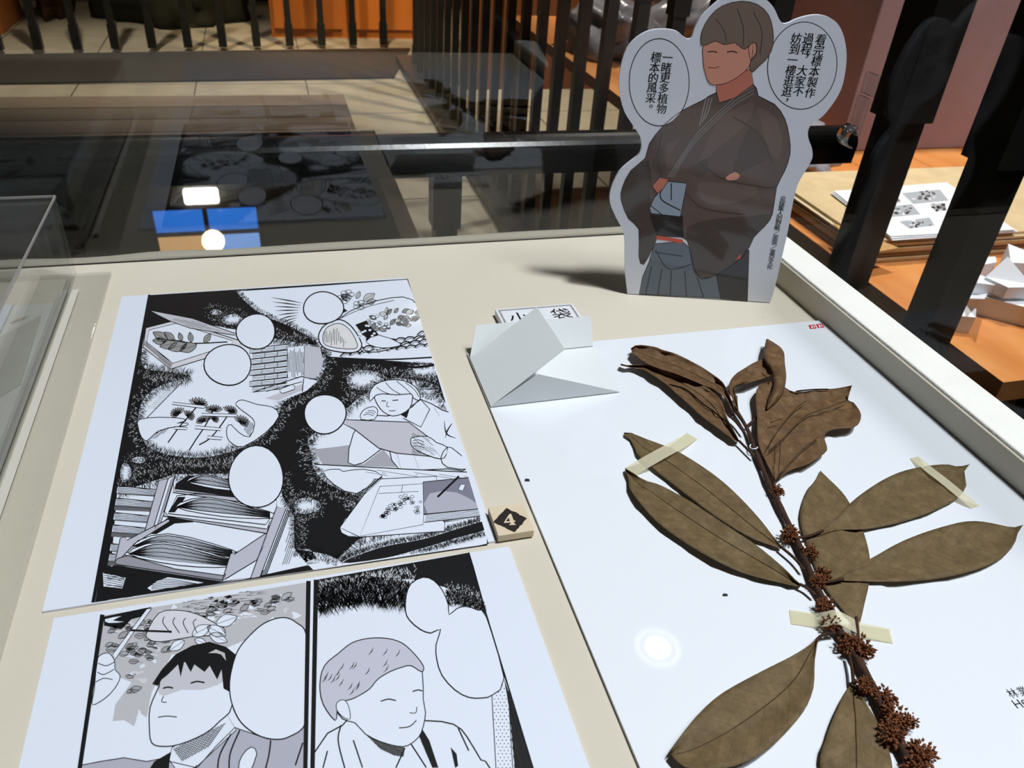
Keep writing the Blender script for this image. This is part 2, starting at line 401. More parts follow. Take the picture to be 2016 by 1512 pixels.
# ------------------------------------------------------------------ the room
FZ = -.95
M_FLOOR = mat('pale_stone_tile', (150, 146, 132), .55, .3, .16, 7, .1, 40)
M_GROUT = mat('tile_grout', (96, 90, 80), .9, .1)
M_WALL = mat('dim_plaster_wall', (128, 116, 100), .9, .1, .08, 5)
fl = struct('floor', MB().box((-3.5, -3, FZ - .1), (5, 7.6, FZ - .006)), M_GROUT)
tile = None
for i in range(9):
    for j in range(9):
        x, y = -2.2 + .6 * i, 1.9 + .6 * j
        if tile is None:
            tile = MB().box((0, 0, -.006), (.592, .592, 0)).build('floor_tile', M_FLOOR, bevel=0); t = tile
        else:
            t = bpy.data.objects.new('floor_tile', tile.data); COL.objects.link(t)
        t.parent = fl; t.location = (x, y, FZ)
struct('wall_back', MB().box((-3.5, 7.5, FZ), (5, 7.6, 2.6)), mat('dark_hall_wall', (62, 60, 50), .9, .1, .2, 3))
struct('wall_left', MB().box((-3.6, -3, FZ), (-3.5, 7.6, 2.6)), M_WALL)
struct('wall_right', MB().box((5, -3, FZ), (5.1, 7.6, 2.6)), M_WALL)
struct('wall_front', MB().box((-3.5, -3.1, FZ), (5, -3, 2.6)), M_WALL)
struct('ceiling', MB().box((-3.5, -3, 2.6), (5, 7.6, 2.7)), mat('dim_ceiling', (110, 104, 96), .9, .1))

# window high on the far wall, seen mirrored in the low black cabinet
wn = thing('window_1', 'small four-pane window with dusk sky high on the far wall', 'window', (-.71, 7.48, 1.8), kind='structure')
M_FRAME = mat('dark_window_frame', (40, 34, 26), .5, .3)
for nm, a, b in (('window_frame', (-1.2, 7.44, 1.78), (-.22, 7.5, 1.82)), ('window_frame', (-1.2, 7.44, 2.30), (-.22, 7.5, 2.34)),
                 ('window_frame', (-1.2, 7.44, 1.82), (-1.165, 7.5, 2.30)), ('window_frame', (-.255, 7.44, 1.82), (-.22, 7.5, 2.30)),
                 ('mullion', (-.735, 7.44, 1.82), (-.695, 7.5, 2.30)), ('mullion', (-1.165, 7.45, 2.05), (-.255, 7.49, 2.085))):
    MB().box(a, b).build(nm, M_FRAME, wn)
M_SKY1 = mat('dusk_sky_pane', (30, 90, 200), .2, .3, emit=((45, 110, 205), 5.))
M_SKY2 = mat('pale_sky_pane', (90, 130, 210), .2, .3, emit=((120, 160, 225), 5.))
M_LAMP_PANE = mat('warm_lit_pane', (180, 140, 90), .2, .3, emit=((200, 160, 110), 4.5))  # glow of the warm lamp put into this pane's emission
for x0, x1 in ((-1.165, -.735), (-.695, -.255)):
    MB().box((x0, 7.475, 1.82), (x1, 7.48, 2.05)).build('pane', M_SKY1, wn)
    MB().box((x0, 7.475, 2.085), (x1, 7.48, 2.30)).build('pane', M_SKY2 if x0 > -1 else M_LAMP_PANE, wn)
M_WARM = mat('warm_lamp_glow', (255, 220, 150), .5, .1, emit=((255, 214, 150), 45.))
M_WHITE_L = mat('white_lamp_glow', (255, 250, 240), .5, .1, emit=((255, 246, 235), 32.))
def ball(name, c, r, m, parent, seg=14, sq=1.0):
    bm = bmesh.new(); bmesh.ops.create_uvsphere(bm, u_segments=seg, v_segments=seg // 2 + 2, radius=r)
    b = MB(); b.add([Vector((v.co.x, v.co.y, v.co.z * sq)) + Vector(c) for v in bm.verts], [[v.index for v in f.verts] for f in bm.faces]); bm.free()
    return b.build(name, m, parent, smooth=True)
pl = thing('pendant_lamp', 'round warm pendant lamp hanging before the far window', 'lamp', (-.63, 6.9, 1.95))
ball('bulb', (-.63, 6.9, 1.9), .095, M_WARM, pl); MB().tube([(-.63, 6.9, 1.97), (-.63, 6.9, 2.6)], .006).build('cord', M_BLACKW, pl)
wl = thing('wall_lamp', 'white box lamp on the far wall under the window', 'lamp', (-.72, 7.45, 1.62))
MB().box((-.87, 7.40, 1.62), (-.57, 7.47, 1.76)).build('diffuser', M_WHITE_L, wl, bevel=.02)
MB().box((-.80, 7.47, 1.60), (-.64, 7.5, 1.78)).build('back_plate', M_BLACKW, wl)
M_RED = mat('lamp_face', (255, 255, 255), .5, .1, emit=((255, 252, 245), 7.5))
for i, (x, y, z, lb) in enumerate(((1.248, 1.718, 2.3, 'round white ceiling spot mirrored over the herbarium sheet'), (.761, 4.463, 2.3, 'round white ceiling spot mirrored beside the upper comic page'))):
    t = thing('ceiling_spot', lb, 'lamp', (x, y, z), 'ceiling spots')
    MB().tube([(x, y, z), (x, y, z + .16)], [.1, .09], 20).build('housing', M_BLACKW, t)
    MB().tube([(x, y, z - .004), (x, y, z - .001)], .054, 20).build('lamp_face', M_RED, t)
    b = MB(); n = 24; vs = []
    for k in range(n):
        a = 2 * math.pi * k / n
        vs += [(x +   .070 * math.cos(a), y + .070 * math.sin(a), z - .003), (x + .093 * math.cos(a), y + .093 * math.sin(a), z - .003)]
    b.add(vs, [(2 * k, 2 * k + 1, (2 * k + 3) % (2 * n), (2 * k + 2) % (2 * n)) for k in range(n)]); b.build('reflector_ring', mat('ring_glow', (255, 255, 255), .5, .1, emit=((255, 252, 245), 3.6)), t)
    MB().tube([(x, y, z + .16), (x, y, 2.6)], .012).build('stem', M_BLACKW, t)

# orange timber cupboards behind the far balustrade
M_ORANGE = mat('orange_timber', (196, 116, 46), .5, .35, .22, 6, .08, 30, stretch=(1, 1, .12))
M_ORANGE_D = mat('brown_timber', (120, 70, 34), .55, .3, .25, 6, stretch=(1, 1, .12))
for nm, x0, x1, lb in (('timber_cupboard', .04, 1.05, 'wide orange timber cupboard glowing behind the far balusters'), ('timber_cupboard', -2.6, -1.62, 'orange timber cupboard at the far corner of the hall')):
    t = thing(nm, lb, 'cupboard', ((x0 + x1) / 2, 6.3, FZ))
    MB().box((x0, 6.12, FZ), (x1, 6.7, .4)).build('carcass', M_ORANGE, t)
    for k in range(2):
        a = x0 + .02 + k * (x1 - x0) / 2; b = x0 + (k + 1) * (x1 - x0) / 2 - .02
        d = MB().box((a, 6.10, FZ + .06), (b, 6.12, .38)).build('door', M_ORANGE, t, bevel=.004)
        MB().box(((b - .06) if k == 0 else (a + .03), 6.085, -.35), ((b - .03) if k == 0 else (a + .06), 6.10, -.22)).build('handle', M_BLACKW, d)
t = thing('veil_partition', 'brown boards standing in for a warm glass reflection behind the side balustrade', 'partition', (2.0, 4.9, FZ))  # added boards stand in for a brown reflection in the glass
for k in range(9): MB().box((1.12 + .2 * k, 4.75, FZ), (1.315 + .2 * k, 4.80, .6)).build('board', M_ORANGE_D, t)
MB().box((1.12, 4.80, FZ), (2.92, 4.86, .6)).build('backing', M_ORANGE_D, t)
# dark drapes / bags heaped behind the far balustrade
M_DARK = mat('dark_cloth', (44, 46, 34), .9, .1, .4, 3, .4, 6)
def lump(name, c, r, m, lb, cat, seed=0, rough=.35, bottom=FZ, group=None, fine=5.):
    bm = bmesh.new(); bmesh.ops.create_icosphere(bm, subdivisions=4, radius=1)
    b = MB(); vs = []
    for v in bm.verts:
        d = v.co.normalized(); k = 1 + rough * noise.noise(d * 2.1 + Vector((seed, 0, 0))) + rough * .35 * noise.noise(d * fine + Vector((0, seed, 0)))
        p = Vector((c[0] + d.x * r[0] * k, c[1] + d.y * r[1] * k, c[2] + d.z * r[2] * k)); p.z = max(p.z, bottom); vs.append(p)
    b.add(vs, [[v.index for v in f.verts] for f in bm.faces]); bm.free()
    return tag(b.build(name, m, smooth=True), lb, cat, group)
lump('cloth_heap', (-.62, 6.75, -.75), (.5, .4, .62), M_DARK, 'dark cloth covered heap behind the far black balusters', 'heap', 3)
lump('cloth_heap', (-1.42, 6.85, -.75), (.10, .3, .5), mat('brown_cloth', (70, 44, 26), .9, .1, .3, 4), 'brown cloth heap beside the far corner cupboard', 'heap', 8)

def balustrade(name, label, pts, w0, top, zn, beam, loc):
    t = thing(name, label, 'railing', loc)
    for x, y in pts:
        w = w0 if y < 1.1 or y > 5.3 else .04
        b = MB(); h, h2 = w / 2, w / 2 * .78
        b.box((x - h2, y - h2, FZ + .05), (x + h2, y + h2, zn)); b.box((x - h, y - h, zn), (x + h, y + h, top))
        b.box((x - h, y - h, FZ + .02), (x + h, y + h, FZ + .16))
        b.build('baluster', M_BLACKW, t)
    for a, c in beam: MB().box(a, c).build('rail', M_BLACKW, t, bevel=.006)
    return t
far = [(-1.53 + .2095 * k, 5.60 + .0225 * k) for k in range(-1, 12)]
balustrade('far_balustrade', 'black balustrade crossing the far end of the hall', far, .05, .32, -.3, [], (-.4, 5.7, FZ))
M_CURB = mat('dark_brown_plank', (44, 37, 31), .6, .3, .3, 5, stretch=(.2, 1, 1))
struct('trim_1', MB().add([(-3, 4.80, FZ), (.72, 5.0, FZ), (.95, 5.78, FZ), (-3, 5.38, FZ), (-3, 4.80, FZ + .012), (.72, 5.0, FZ + .012), (.95, 5.78, FZ + .012), (-3, 5.38, FZ + .012)],
       [(4, 5, 6, 7), (0, 1, 5, 4), (1, 2, 6, 5), (3, 0, 4, 7), (2, 3, 7, 6)]), M_CURB)
side = [(.88, .785 + .19 * k) for k in range(0, 24) if k != 2]
balustrade('side_balustrade', 'tall black balustrade running between the case and the work tables', side, .062, 1.0, .0,
           [((.79, .2, FZ), (.95, 5.4, FZ + .05)), ((.85, .2, .98), (.91, 5.4, 1.04))], (.88, 2.5, FZ))
# plank platform
dk = thing('plank_platform', 'low grey-brown plank platform beyond the black handrail', 'platform', (-1, 4, FZ))
M_PLK = [mat('plank_%d' % i, c, .6, .25, .2, 5, stretch=(.15, 1, 1)) for i, c in enumerate(((98, 88, 78), (84, 76, 66), (110, 99, 86)))]
for k in range(9):
    y = 2.75 + .205 * k
    MB().box((-2.6, y, FZ + .001), (.38, y + .195, FZ + .02)).build('plank', M_PLK[k % 3], dk)
# black handrail with one post
hr = thing('handrail', 'glossy black handrail crossing behind the case with a notched post', 'railing', (.2, 1.03, FZ))
M_GLOSSB = mat('glossy_black_paint', (20, 21, 21), .22, .6, 0, 40, .05, 160)
b = MB(); prof = []
for k in range(13):
    a = math.pi * k / 12; prof.append((.026 * math.cos(a), -.052 + .024 * math.sin(a)))
prof += [(-.024, -.078), (.024, -.078)]
n = len(prof); xs = (-1.7, .845)
b.add([(x, 1.03 + p[0], p[1]) for x in xs for p in prof], [(i, (i + 1) % n, n + (i + 1) % n, n + i) for i in range(n)] + [tuple(range(n))[::-1], tuple(range(n, 2 * n))])
b.build('rail', M_GLOSSB, hr, smooth=False)
for px in (.216, -1.3):
    MB().box((px - .0195, 1.012, -.156), (px + .0195, 1.048, -.079)).box((px - .0155, 1.015, FZ), (px + .0155, 1.045, -.156)).build('post', M_BLACKW, hr)
# low cabinet with black glass top
lc = thing('low_cabinet', 'low cabinet with glossy black glass top behind the display case', 'cabinet', (-.4, 1.8, FZ))
mg = mat('black_glass_top', (7, 9, 9), .015, .5); mg.node_tree.nodes['Principled BSDF'].inputs['IOR'].default_value = 1.75
MB().box((-1.1, 1.15, FZ), (.26, 2.4, -.462)).build('carcass', M_BLACKW, lc)
MB().box((-1.1, 1.15, -.462), (.245, 2.4, -.45)).build('glass_top', mg, lc)
MB().box((.245, 1.15, -.47), (.285, 2.4, -.449)).build('edge_strip', mat('dull_brown_edge', (78, 68, 56), .6, .3), lc)

# ------------------------------------------------------------------ work table and what lies on it
TZ = -.30
tb = thing('work_table', 'orange timber work table holding paper stacks beyond the balusters', 'table', (1.6, 1.9, FZ))
M_TOP = mat('finger_jointed_timber', (216, 148, 84), .42, .4, .3, 9, 0, None, stretch=(1.6, .35, 1), hue2=(196, 120, 58))
for k in range(8):
    MB().box((.972 + .19 * k, .708, TZ - .035), (.972 + .19 * k + .1885, 3.4, TZ)).build('top_board', M_TOP, tb)
for x, y in ((1.02, .76), (2.42, .76), (1.02, 3.34), (2.42, 3.34)):
    MB().box((x - .03, y - .03, FZ), (x + .03, y + .03, TZ - .035)).build('leg', M_ORANGE_D, tb)
M_NEWS = [mat('old_newsprint_%d' % i, c, .85, .1, .12, 30) for i, c in enumerate(((206, 184, 144), (190, 160, 116), (168, 134, 92), (214, 196, 160)))]
z = TZ; st = (1.30, 1.26)
for k in range(9):
    hgt = .0035 + .0012 * (k % 3); jx, jy = random.uniform(-.012, .012), random.uniform(-.01, .01)
    if k == 8: jx = jy = 0
    x0, x1, y0, y1 = 1.005 + jx, 1.63 + jx, 1.095 + jy, 1.44 + jy
    o = MB().box((x0, y0, z), (x1, y1, z + hgt)).build('newspaper', M_NEWS[k % 4])
    nth = ['lowest', 'second', 'third', 'fourth', 'fifth', 'sixth', 'seventh', 'eighth', 'topmost'][k]
    tag(o, 'yellowed folded newspaper, %s sheet of the pressing stack on the work table' % nth, 'newspaper', 'pressing stack newspapers')
    z += hgt
SZ = z
def quad_sheet(name, px, zz, th, m, label, cat, group=None):
    p = [G(x, y, zz) for x, y in px]
    b = MB().prism([(v.x, v.y) for v in p], zz - th, zz)
    t = thing(name, label, cat, (sum(v.x for v in p) / 4, sum(v.y for v in p) / 4, zz - th), group)
    b.build('paper', m, t); return t
cs = quad_sheet('brown_folder', [(1688, 454), (1770, 488), (1700, 500), (1640, 440)], SZ + .001, .001, mat('tan_folder', (190, 150, 96), .8, .1), 'tan folder corner with red mark under the printed sheets', 'folder')
rp_ = Print(lambda x, y: G(x, y, SZ + .001), Vector((0, 0, 1)))
rp_.poly([(1722, 447), (1742, 462), (1732, 468), (1712, 452)], srgb((200, 60, 70)), 1); rp_.build('red_mark', cs)
for k in range(3):
    q = [(1636 + 3 * k, 380 - k * 2), (1862 + k, 361 - k), (2004 - 3 * k, 456 - 2 * k), (1757 - 2 * k, 473 - 4 * k)]
    zz = SZ + .004 + .0022 * k
    t = quad_sheet('printed_sheet', q, zz, .0009, M_PAPER, ['lowest white sheet under the comic print on the newspapers', 'middle white sheet under the comic print on the newspapers', 'white sheet printed with small comic panels atop the newspapers'][k], 'paper', 'printed sheets on the newspapers')
pr = Print(lambda x, y: G(x, y, SZ + .0084), Vector((0, 0, 1)), z0=1e-4, dz=4e-5)
for q in ([(1725, 385), (1760, 381), (1775, 398), (1738, 402)], [(1735, 408), (1795, 402), (1812, 422), (1750, 428)], [(1775, 380), (1850, 373), (1868, 395), (1798, 402)], [(1770, 436), (1830, 428), (1840, 444), (1790, 450)], [(1830, 402), (1860, 400), (1864, 414), (1842, 416)], [(1905, 425), (1935, 420), (1950, 438), (1915, 440)]):
    pr.poly(q, srgb((176, 184, 190)), 0)
    cx, cy = sum(a[0] for a in q) / 4, sum(a[1] for a in q) / 4
    for _ in range(22):
        x, y = cx + random.gauss(0, 13), cy + random.gauss(0, 5)
        if inside((x, y), q): pr.poly(ell(x, y, random.uniform(1.5, 5), random.uniform(1, 2.6), 7), random.choice((INK, GRY(70), WHT, GRY(110))), 1)
pr.build('printed_panels', t)
# folded paper packets by the stack
def packet(px, zt, hgt, label, notch=None):
    top = [G(x, y, zt) for x, y in px]; c = sum(top, Vector()) / len(top)
    t = thing('paper_packet', label, 'packet', (c.x, c.y, TZ), 'folded paper packets on the work table')
    MB().prism([(v.x, v.y) for v in top], zt - hgt, zt).build('packet_body', M_PAPER, t)
    if notch: # raised flap
        a, b_, d = [G(*q, zt) for q in notch]; d = G(*notch[2], zt + .03); n_ = (b_ - a).cross(d - a).normalized()
        MB().slab([a, b_, d], n_, .0012).build('flap', M_PAPER, t)
packet([(1868, 583), (1922, 608), (1921, 625), (1850, 618), (1852, 600)], TZ + .03, .03, 'nearest small white paper packet beside the broad baluster')
packet([(1882, 556), (1898, 588), (1930, 582), (1945, 586), (2060, 615), (2070, 575), (1960, 560), (1930, 563)], TZ + .034, .034, 'long white paper packet at the frame edge on the work table', ((1898, 588), (1945, 578), (1938, 590)))
packet([(1884, 522), (1940, 545), (1978, 558), (1972, 563), (1884, 552)], TZ + .055, .02, 'white paper packet lying on top of the long packet')
packet([(1984, 515), (2030, 560), (2040, 565), (1985, 566), (1940, 545)], TZ + .06, .02, 'peaked white paper packet behind the long packet', ((1940, 545), (2030, 560), (1984, 505)))
packet([(1890, 510), (1960, 505), (1962, 516), (1890, 530)], TZ + .035, .035, 'low white paper packet against the newspaper stack')
packet([(1985, 480), (2050, 505), (2060, 520), (1990, 517)], TZ + .06, .04, 'standing white paper packet in front of the newspaper stack')
# wrapped bundles and boxes
for i, (c, r, lb) in enumerate((((1.17, 1.64, TZ + .02), (.12, .10, .07), 'crumpled clear plastic bundle behind the newspaper stack'),
                 ((1.16, 2.8, TZ + .05), (.14, .22, .12), 'grey plastic wrapped bundle at the nearer end of the far table'),
                 ((1.62, 3.0, TZ + .06), (.2, .2, .16), 'large pale plastic wrapped bundle at the far table end'),
                 ((1.20, 2.22, TZ + .03), (.12, .14, .08), 'small clear plastic bundle behind the speech balloon'))):
    lump('plastic_bundle', c, r, mat('grey_plastic_wrap', (150, 150, 158), .25, .5, .35, 10, .5, 18), lb, 'bundle', i * 5 + 2, .5, TZ, 'plastic bundles on the work table', 9.)
M_MAUVE = mat('mauve_veil_card', (158, 128, 128), .8, .15, .18, 4)  # card colour carries the mauve reflection veil of the glass
def crate(name, a, b, m, lb, lid=.0):
    t = thing(name, lb, 'box', ((a[0] + b[0]) / 2, (a[1] + b[1]) / 2, a[2]))
    MB().box(a, b).build('box_body', m, t, bevel=.004)
    MB().box((a[0] - .006, a[1] - .006, b[2] - .06), (b[0] + .006, b[1] + .006, b[2] + .004)).build('box_lid', m, t, bevel=.003)
    MB().box((a[0] + .1, a[1] - .008, a[2] + .12), (a[0] + .24, a[1] - .001, a[2] + .17)).build('box_label', M_PAPER, t)
crate('storage_box', (1.36, 1.68, TZ), (2.0, 2.05, .35), M_MAUVE, 'storage box coloured with the mauve glass reflection, behind the wrapped bundles')
crate('storage_box', (2.03, 1.5, TZ), (2.46, 1.95, .45), mat('olive_card', (74, 70, 52), .85, .1, .25, 4), 'dark olive storage box at the far corner of the table')
lump('cloth_heap', (2.2, 1.15, TZ), (.32, .22, .1), mat('grey_brown_cloth', (104, 96, 84), .9, .1, .2, 8, .4, 12), 'grey brown cloth heaped beside the newspaper stack', 'cloth', 5, .4, TZ)

# ------------------------------------------------------------------ the display case
dc = thing('display_case', 'glass display case lined with cream canvas', 'display case', (0, .3, FZ))
MB().box((-.50, -.10, FZ), (.452, .648, -.03)).build('plinth', M_BLACKW, dc)
MB().box((-.50, -.10, -.03), (.399, .6330, 0)).build('canvas_floor', M_CANVAS, dc)
MB().box((.399, -.10, -.03), (.4012, .6305, .0198)).build('inner_border', M_CANVAS, dc, label='shaded cream inner face of the raised border')
MB().box((.4042, -.10, -.03), (.4345, .648, .0198)).build('raised_border', M_STRIP, dc, bevel=.0015, label='bright cloth covered border strip outside the glass')
MB().box((.4012, -.10, -.03), (.4042, .6352, .0183)).build('groove_dark_fill', mat('dark_groove_fill', (52, 46, 40), .8, .1), dc)  # dark filler: the groove's darkness put in as colour
b = MB(); n = 60; vs = []; fs = []
for i in range(n + 1):
    x = -.5 + .9 * i / n; hgt = .0030 + .0022 * max(0, min(1, (x + .16) / .46)) + .0016 * math.sin(x * 52) * max(0, min(1, (-.02 - x) / .1))
    wv = .0008 * math.sin(x * 37)
    for k in range(9):
        a = math.pi * k / 8; vs.append((x, .6416 - .0058 * math.cos(a) + (wv if 0 < k < 8 else 0), -.001 + hgt * math.sin(a) ** .7))
for i in range(n):
    for k in range(8): fs.append((i * 9 + k, i * 9 + k + 1, (i + 1) * 9 + k + 1, (i + 1) * 9 + k))
b.add(vs, [f[::-1] for f in fs]); b.build('rear_lip', M_CANVAS, dc, smooth=True)
MB().box((-.5, .6333, -.03), (.404, .6352, .0004)).build('rear_dark_line', mat('dark_groove_fill', (52, 46, 40), .8, .1), dc)  # dark strip added to draw the dark line under the rear glass
MB().box((-.5, .6356, -.03), (.404, .6475, -.001)).build('rear_ledge', M_CANVAS, dc)
for nm, a, c in (('glass_pane', (-.498, .6334, .0005), (.4014, .6352, .258)), ('glass_pane', (.4016, -.098, .0184), (.4036, .6352, .258)),
                 ('glass_pane', (-.498, -.096, .0005), (-.494, .631, .258)), ('glass_pane', (-.493, -.098, .0005), (.401, -.094, .258)),
                 ):
    MB().box(a, c).build(nm, M_GLASS if a[0] < .4 else glass_mat('low_reflection_glass', (.985, .99, .985), 0, .3, 1.5), dc)

# acrylic cover at the left with specimens under it
ab = thing('acrylic_cover', 'clear acrylic box standing beside the comic pages', 'cover', (-.29, .43, 0))
Wl, Wr, Yn, Yf, Ht = -.46, -.158, .245, .6125, .0625
for a, c in (((Wr - .003, Yn, .003), (Wr, Yf, Ht)), ((Wl, Yn, .003), (Wl + .003, Yf, Ht)), ((Wl + .003, Yf - .003, .003), (Wr - .003, Yf, Ht)), ((Wl + .003, Yn, .003), (Wr - .003, Yn + .003, Ht))):
    MB().box(a, c).build('side_wall', M_ACRYL, ab)
MB().box((Wl, Yn, Ht), (Wr, Yf, Ht + .003)).build('top_sheet', M_ACRYL, ab)
MB().box((Wl, .235, .0004), (-.1335, .6135, .003)).build('base_flange', M_ACRYL, ab, bevel=.001)
M_EDGE = mat('bright_acrylic_edge', (150, 146, 144), .3, .5)
MB().box((Wr - .0006, Yn, Ht + .0016), (Wr + .0004, Yf, Ht + .0032)).box((Wl, Yf - .0006, Ht + .0016), (Wr, Yf + .0004, Ht + .0032)).build('polished_edge', M_EDGE, ab)
MB().box((-.1565, .24, .0031), (-.152, .585, .0036)).build('inner_mat', mat('pale_mat', (196, 192, 182), .7, .2), ab)
MB().box((-.1628, .25, .0031), (-.1595, .60, .0044)).build('dark_strip', mat('grey_strip', (112, 112, 108), .7, .2), ab)
M_GPAPER = mat('grey_shaded_paper', (178, 184, 184), .7, .2, .14, 20)
sp = thing('specimen_sheet', 'grey paper sheet with leaf scraps under the acrylic box', 'paper', (-.28, .42, .0032))
MB().box((-.40, .26, .0032), (-.1635, .565, .0040)).build('paper', M_GPAPER, sp)
for k in range(14):
    x, y = random.uniform(-.26, -.17), random.uniform(.30, .55); a = random.uniform(0, 3); l = random.uniform(.006, .016)
    d = Vector((math.cos(a), math.sin(a), 0)); q = Vector((-d.y, d.x, 0)); c = Vector((x, y, .0043))
    MB().slab([c - d * l, c + q * l * .3, c + d * l, c - q * l * .3], Vector((0, 0, 1)), .0003).build('leaf_scrap', mat('grey_leaf_scrap', (104, 100, 88), .8, .1), sp)
en = thing('paper_envelope', 'grey pointed paper envelope under the acrylic box', 'envelope', (-.20, .47, .0045))
MB().slab([Vector((-.170, .545, .0053)), Vector((-.205, .50, .0053)), Vector((-.195, .42, .0053)), Vector((-.166, .46, .0053))][::-1], Vector((0, 0, 1)), .0012).build('envelope_body', mat('mid_grey_paper', (138, 144, 142), .7, .2, .12, 25), en)
#%%PART3
# ------------------------------------------------------------------ comic page with specimens, books and a reader
UPZ = Vector((0, 0, 1))
PT = .0012      # page thickness
def page(name, label, x0, x1, y0, y1):
    t = thing(name, label, 'comic page', ((x0 + x1) / 2, (y0 + y1) / 2, 0), 'comic pages')
    MB().box((x0, y0, .0002), (x1, y1, PT)).build('paper', mat('page_paper', (226, 233, 246), .5, .3, coat=.8, croug=.08), t); return t
WP = srgb((226, 233, 246)); INKS = INK
p1 = page('comic_page', 'upper comic page with round glows, drawers and a seated reader', -.122, .088, .2765, .5735)
pmap = lambda x, y: G(x, y, PT)
PANEL1 = [(297, 581), (803, 548.5), (963, 1072), (187, 1186)]
A = Print(pmap, UPZ, clip=[(292, 580), (803, 549), (962, 1071), (180, 1187)])
A.poly(PANEL1, INK, 0)
A.frame(200, 540, .43653)
def glow(p, sm=4, **k):
    A.poly(p, WP, 1, sm); A.fur(p, sm=sm, **k)
W_FLOW = [(606, 78), (1000, 52), (1378, 24), (1440, 190), (1496, 380), (1510, 405), (1330, 392), (1030, 372), (965, 335), (950, 290), (840, 230), (760, 200), (690, 160), (640, 115)]
A.poly(W_FLOW, WP, 1); A.fur(W_FLOW[7:] + [W_FLOW[0]], sm=3, closed=False, flip=True, inn=30, outw=20)
W_MID = [(165, 640), (192, 560), (270, 500), (400, 462), (300, 440), (195, 425), (180, 365), (205, 250), (430, 225), (600, 250), (830, 300), (990, 330), (1012, 400), (985, 470), (925, 525), (825, 575), (795, 640), (740, 720), (640, 780), (480, 825), (330, 820), (220, 785), (176, 720)]
glow(W_MID, 3, inn=42, outw=26, skip=lambda x, y: y < 330 and x < 620)
W_READ = [(945, 800), (930, 745), (1000, 690), (1110, 600), (1210, 520), (1300, 470), (1430, 480), (1500, 500), (1535, 560), (1590, 640), (1665, 880), (1700, 960), (1730, 1075), (1500, 1130), (1170, 1185), (1075, 1142), (1170, 1020), (1080, 975), (1000, 930), (955, 870)]
glow(W_READ, 3, inn=46, outw=30, skip=lambda x, y: x > 1600 or y > 1080)
for e in ((515, 172, 26, 13), (590, 205, 48, 24), (1195, 478, 92, 46), (1455, 436, 74, 32), (1480, 520, 44, 28), (925, 1045, 60, 37), (168, 838, 30, 15), (108, 895, 24, 44)):
    p = ell(*e, wob=.05); A.poly(p, WP, 1); A.fur(p, sm=0, inn=22 if e[2] < 50 else 32, outw=18, step=6)
W_DRAW = [(70, 985), (180, 950), (330, 902), (560, 900), (800, 900), (815, 1000), (866, 1090), (870, 1240), (940, 1240), (985, 1300), (640, 1376), (30, 1472)]
A.poly(W_DRAW, WP, 1); A.fur([(68, 985), (180, 950), (330, 905), (560, 895), (640, 880)], sm=3, closed=False, flip=False, inn=50, outw=40)
A.fur([(800, 900), (820, 1000), (868, 1090), (872, 1235)], sm=3, closed=False, inn=36, outw=30)
W_LOW = [(868, 1238), (1010, 1262), (1065, 1285), (1160, 1195), (1400, 1130), (1735, 1085), (1738, 1215), (1350, 1306), (985, 1362), (920, 1300)]
A.poly(W_LOW, WP, 1); A.fur(W_LOW[:5], sm=2, closed=False, inn=40, outw=36)
BAND = [(1085, 1302), (1250, 1235), (1450, 1195), (1600, 1150), (1735, 1112), (1738, 1150), (1600, 1190), (1450, 1235), (1280, 1280)]
A.poly(BAND, INK, 2, 3); A.fur(BAND, sm=3, inn=-34, outw=-4, step=4, layer=3, white=False)
# specimen frame
A.poly([(200, 242), (335, 208), (625, 300), (632, 330), (312, 428), (188, 330)], GRY(214, 8), 3, 0, INK, 3)
A.poly([(214, 252), (335, 222), (592, 300), (585, 318), (322, 402), (203, 312)], WP, 4, 0, INK, 2)
A.hatch([(190, 318), (200, 300), (322, 402), (312, 424)], .68, 4.5, 1.6, layer=6)
A.poly([(216, 163), (410, 200), (480, 225), (606, 268), (602, 276), (400, 244), (310, 212)], GRY(196, 10), 7, 0, INK, 2.5)
A.hatch([(300, 195), (420, 212), (560, 262), (400, 238)], .3, 6, 1.6, GRY(120), 9, 8)
A.line([(245, 292), (340, 300), (420, 312), (568, 306)], 4, layer=9)
for a, b_ in (((300, 300), (232, 262)), ((330, 300), (282, 262)), ((362, 302), (350, 264)), ((405, 308), (398, 262)), ((462, 310), (492, 268)), ((290, 304), (230, 300)), ((340, 310), (262, 326)), ((385, 318), (300, 338)), ((430, 318), (352, 346))):
    A.leaf(a, b_, .26, GRY(150), 9, 2)
# books, box and desk behind
for r in range(8):
    y = 335 + r * 25
    for k in range(3):
        x = 668 + k * 56 + (r % 2) * 14; dy = -k * 6
        if x > 826: continue
        x2 = min(x + 54, 838)
        A.poly([(x, y + dy), (x2, y - 6 + dy), (x2, y + 16 + dy), (x, y + 22 + dy)], WP, 5, 0, INK, 3)
        A.line([(x + 2, y + dy + 8), (x2, y + dy + 3)], 1.4, layer=7, sm=0); A.line([(x + 2, y + dy + 14), (x2, y + dy + 9)], 1.2, layer=7, sm=0)
A.poly([(838, 330), (915, 322), (912, 462), (838, 470)], WP, 5, 0, INK, 2); A.hatch([(838, 330), (915, 322), (912, 462), (838, 470)], 1.5, 6, 1.8, layer=6, jit=30)
A.poly([(915, 322), (985, 330), (1000, 390), (990, 440), (965, 468), (912, 462)], GRY(192, 12), 5)
A.poly([(690, 532), (905, 470), (975, 480), (925, 525), (800, 575)], WP, 6); A.line([(690, 530), (900, 462), (975, 478)], 3, layer=8, sm=0); A.line([(740, 530), (905, 485)], 2.5, layer=8, sm=0)
A.poly([(740, 560), (905, 495), (912, 520), (800, 570)], GRY(196, 10), 7); A.line([(912, 470), (905, 530)], 3, layer=8, sm=0)
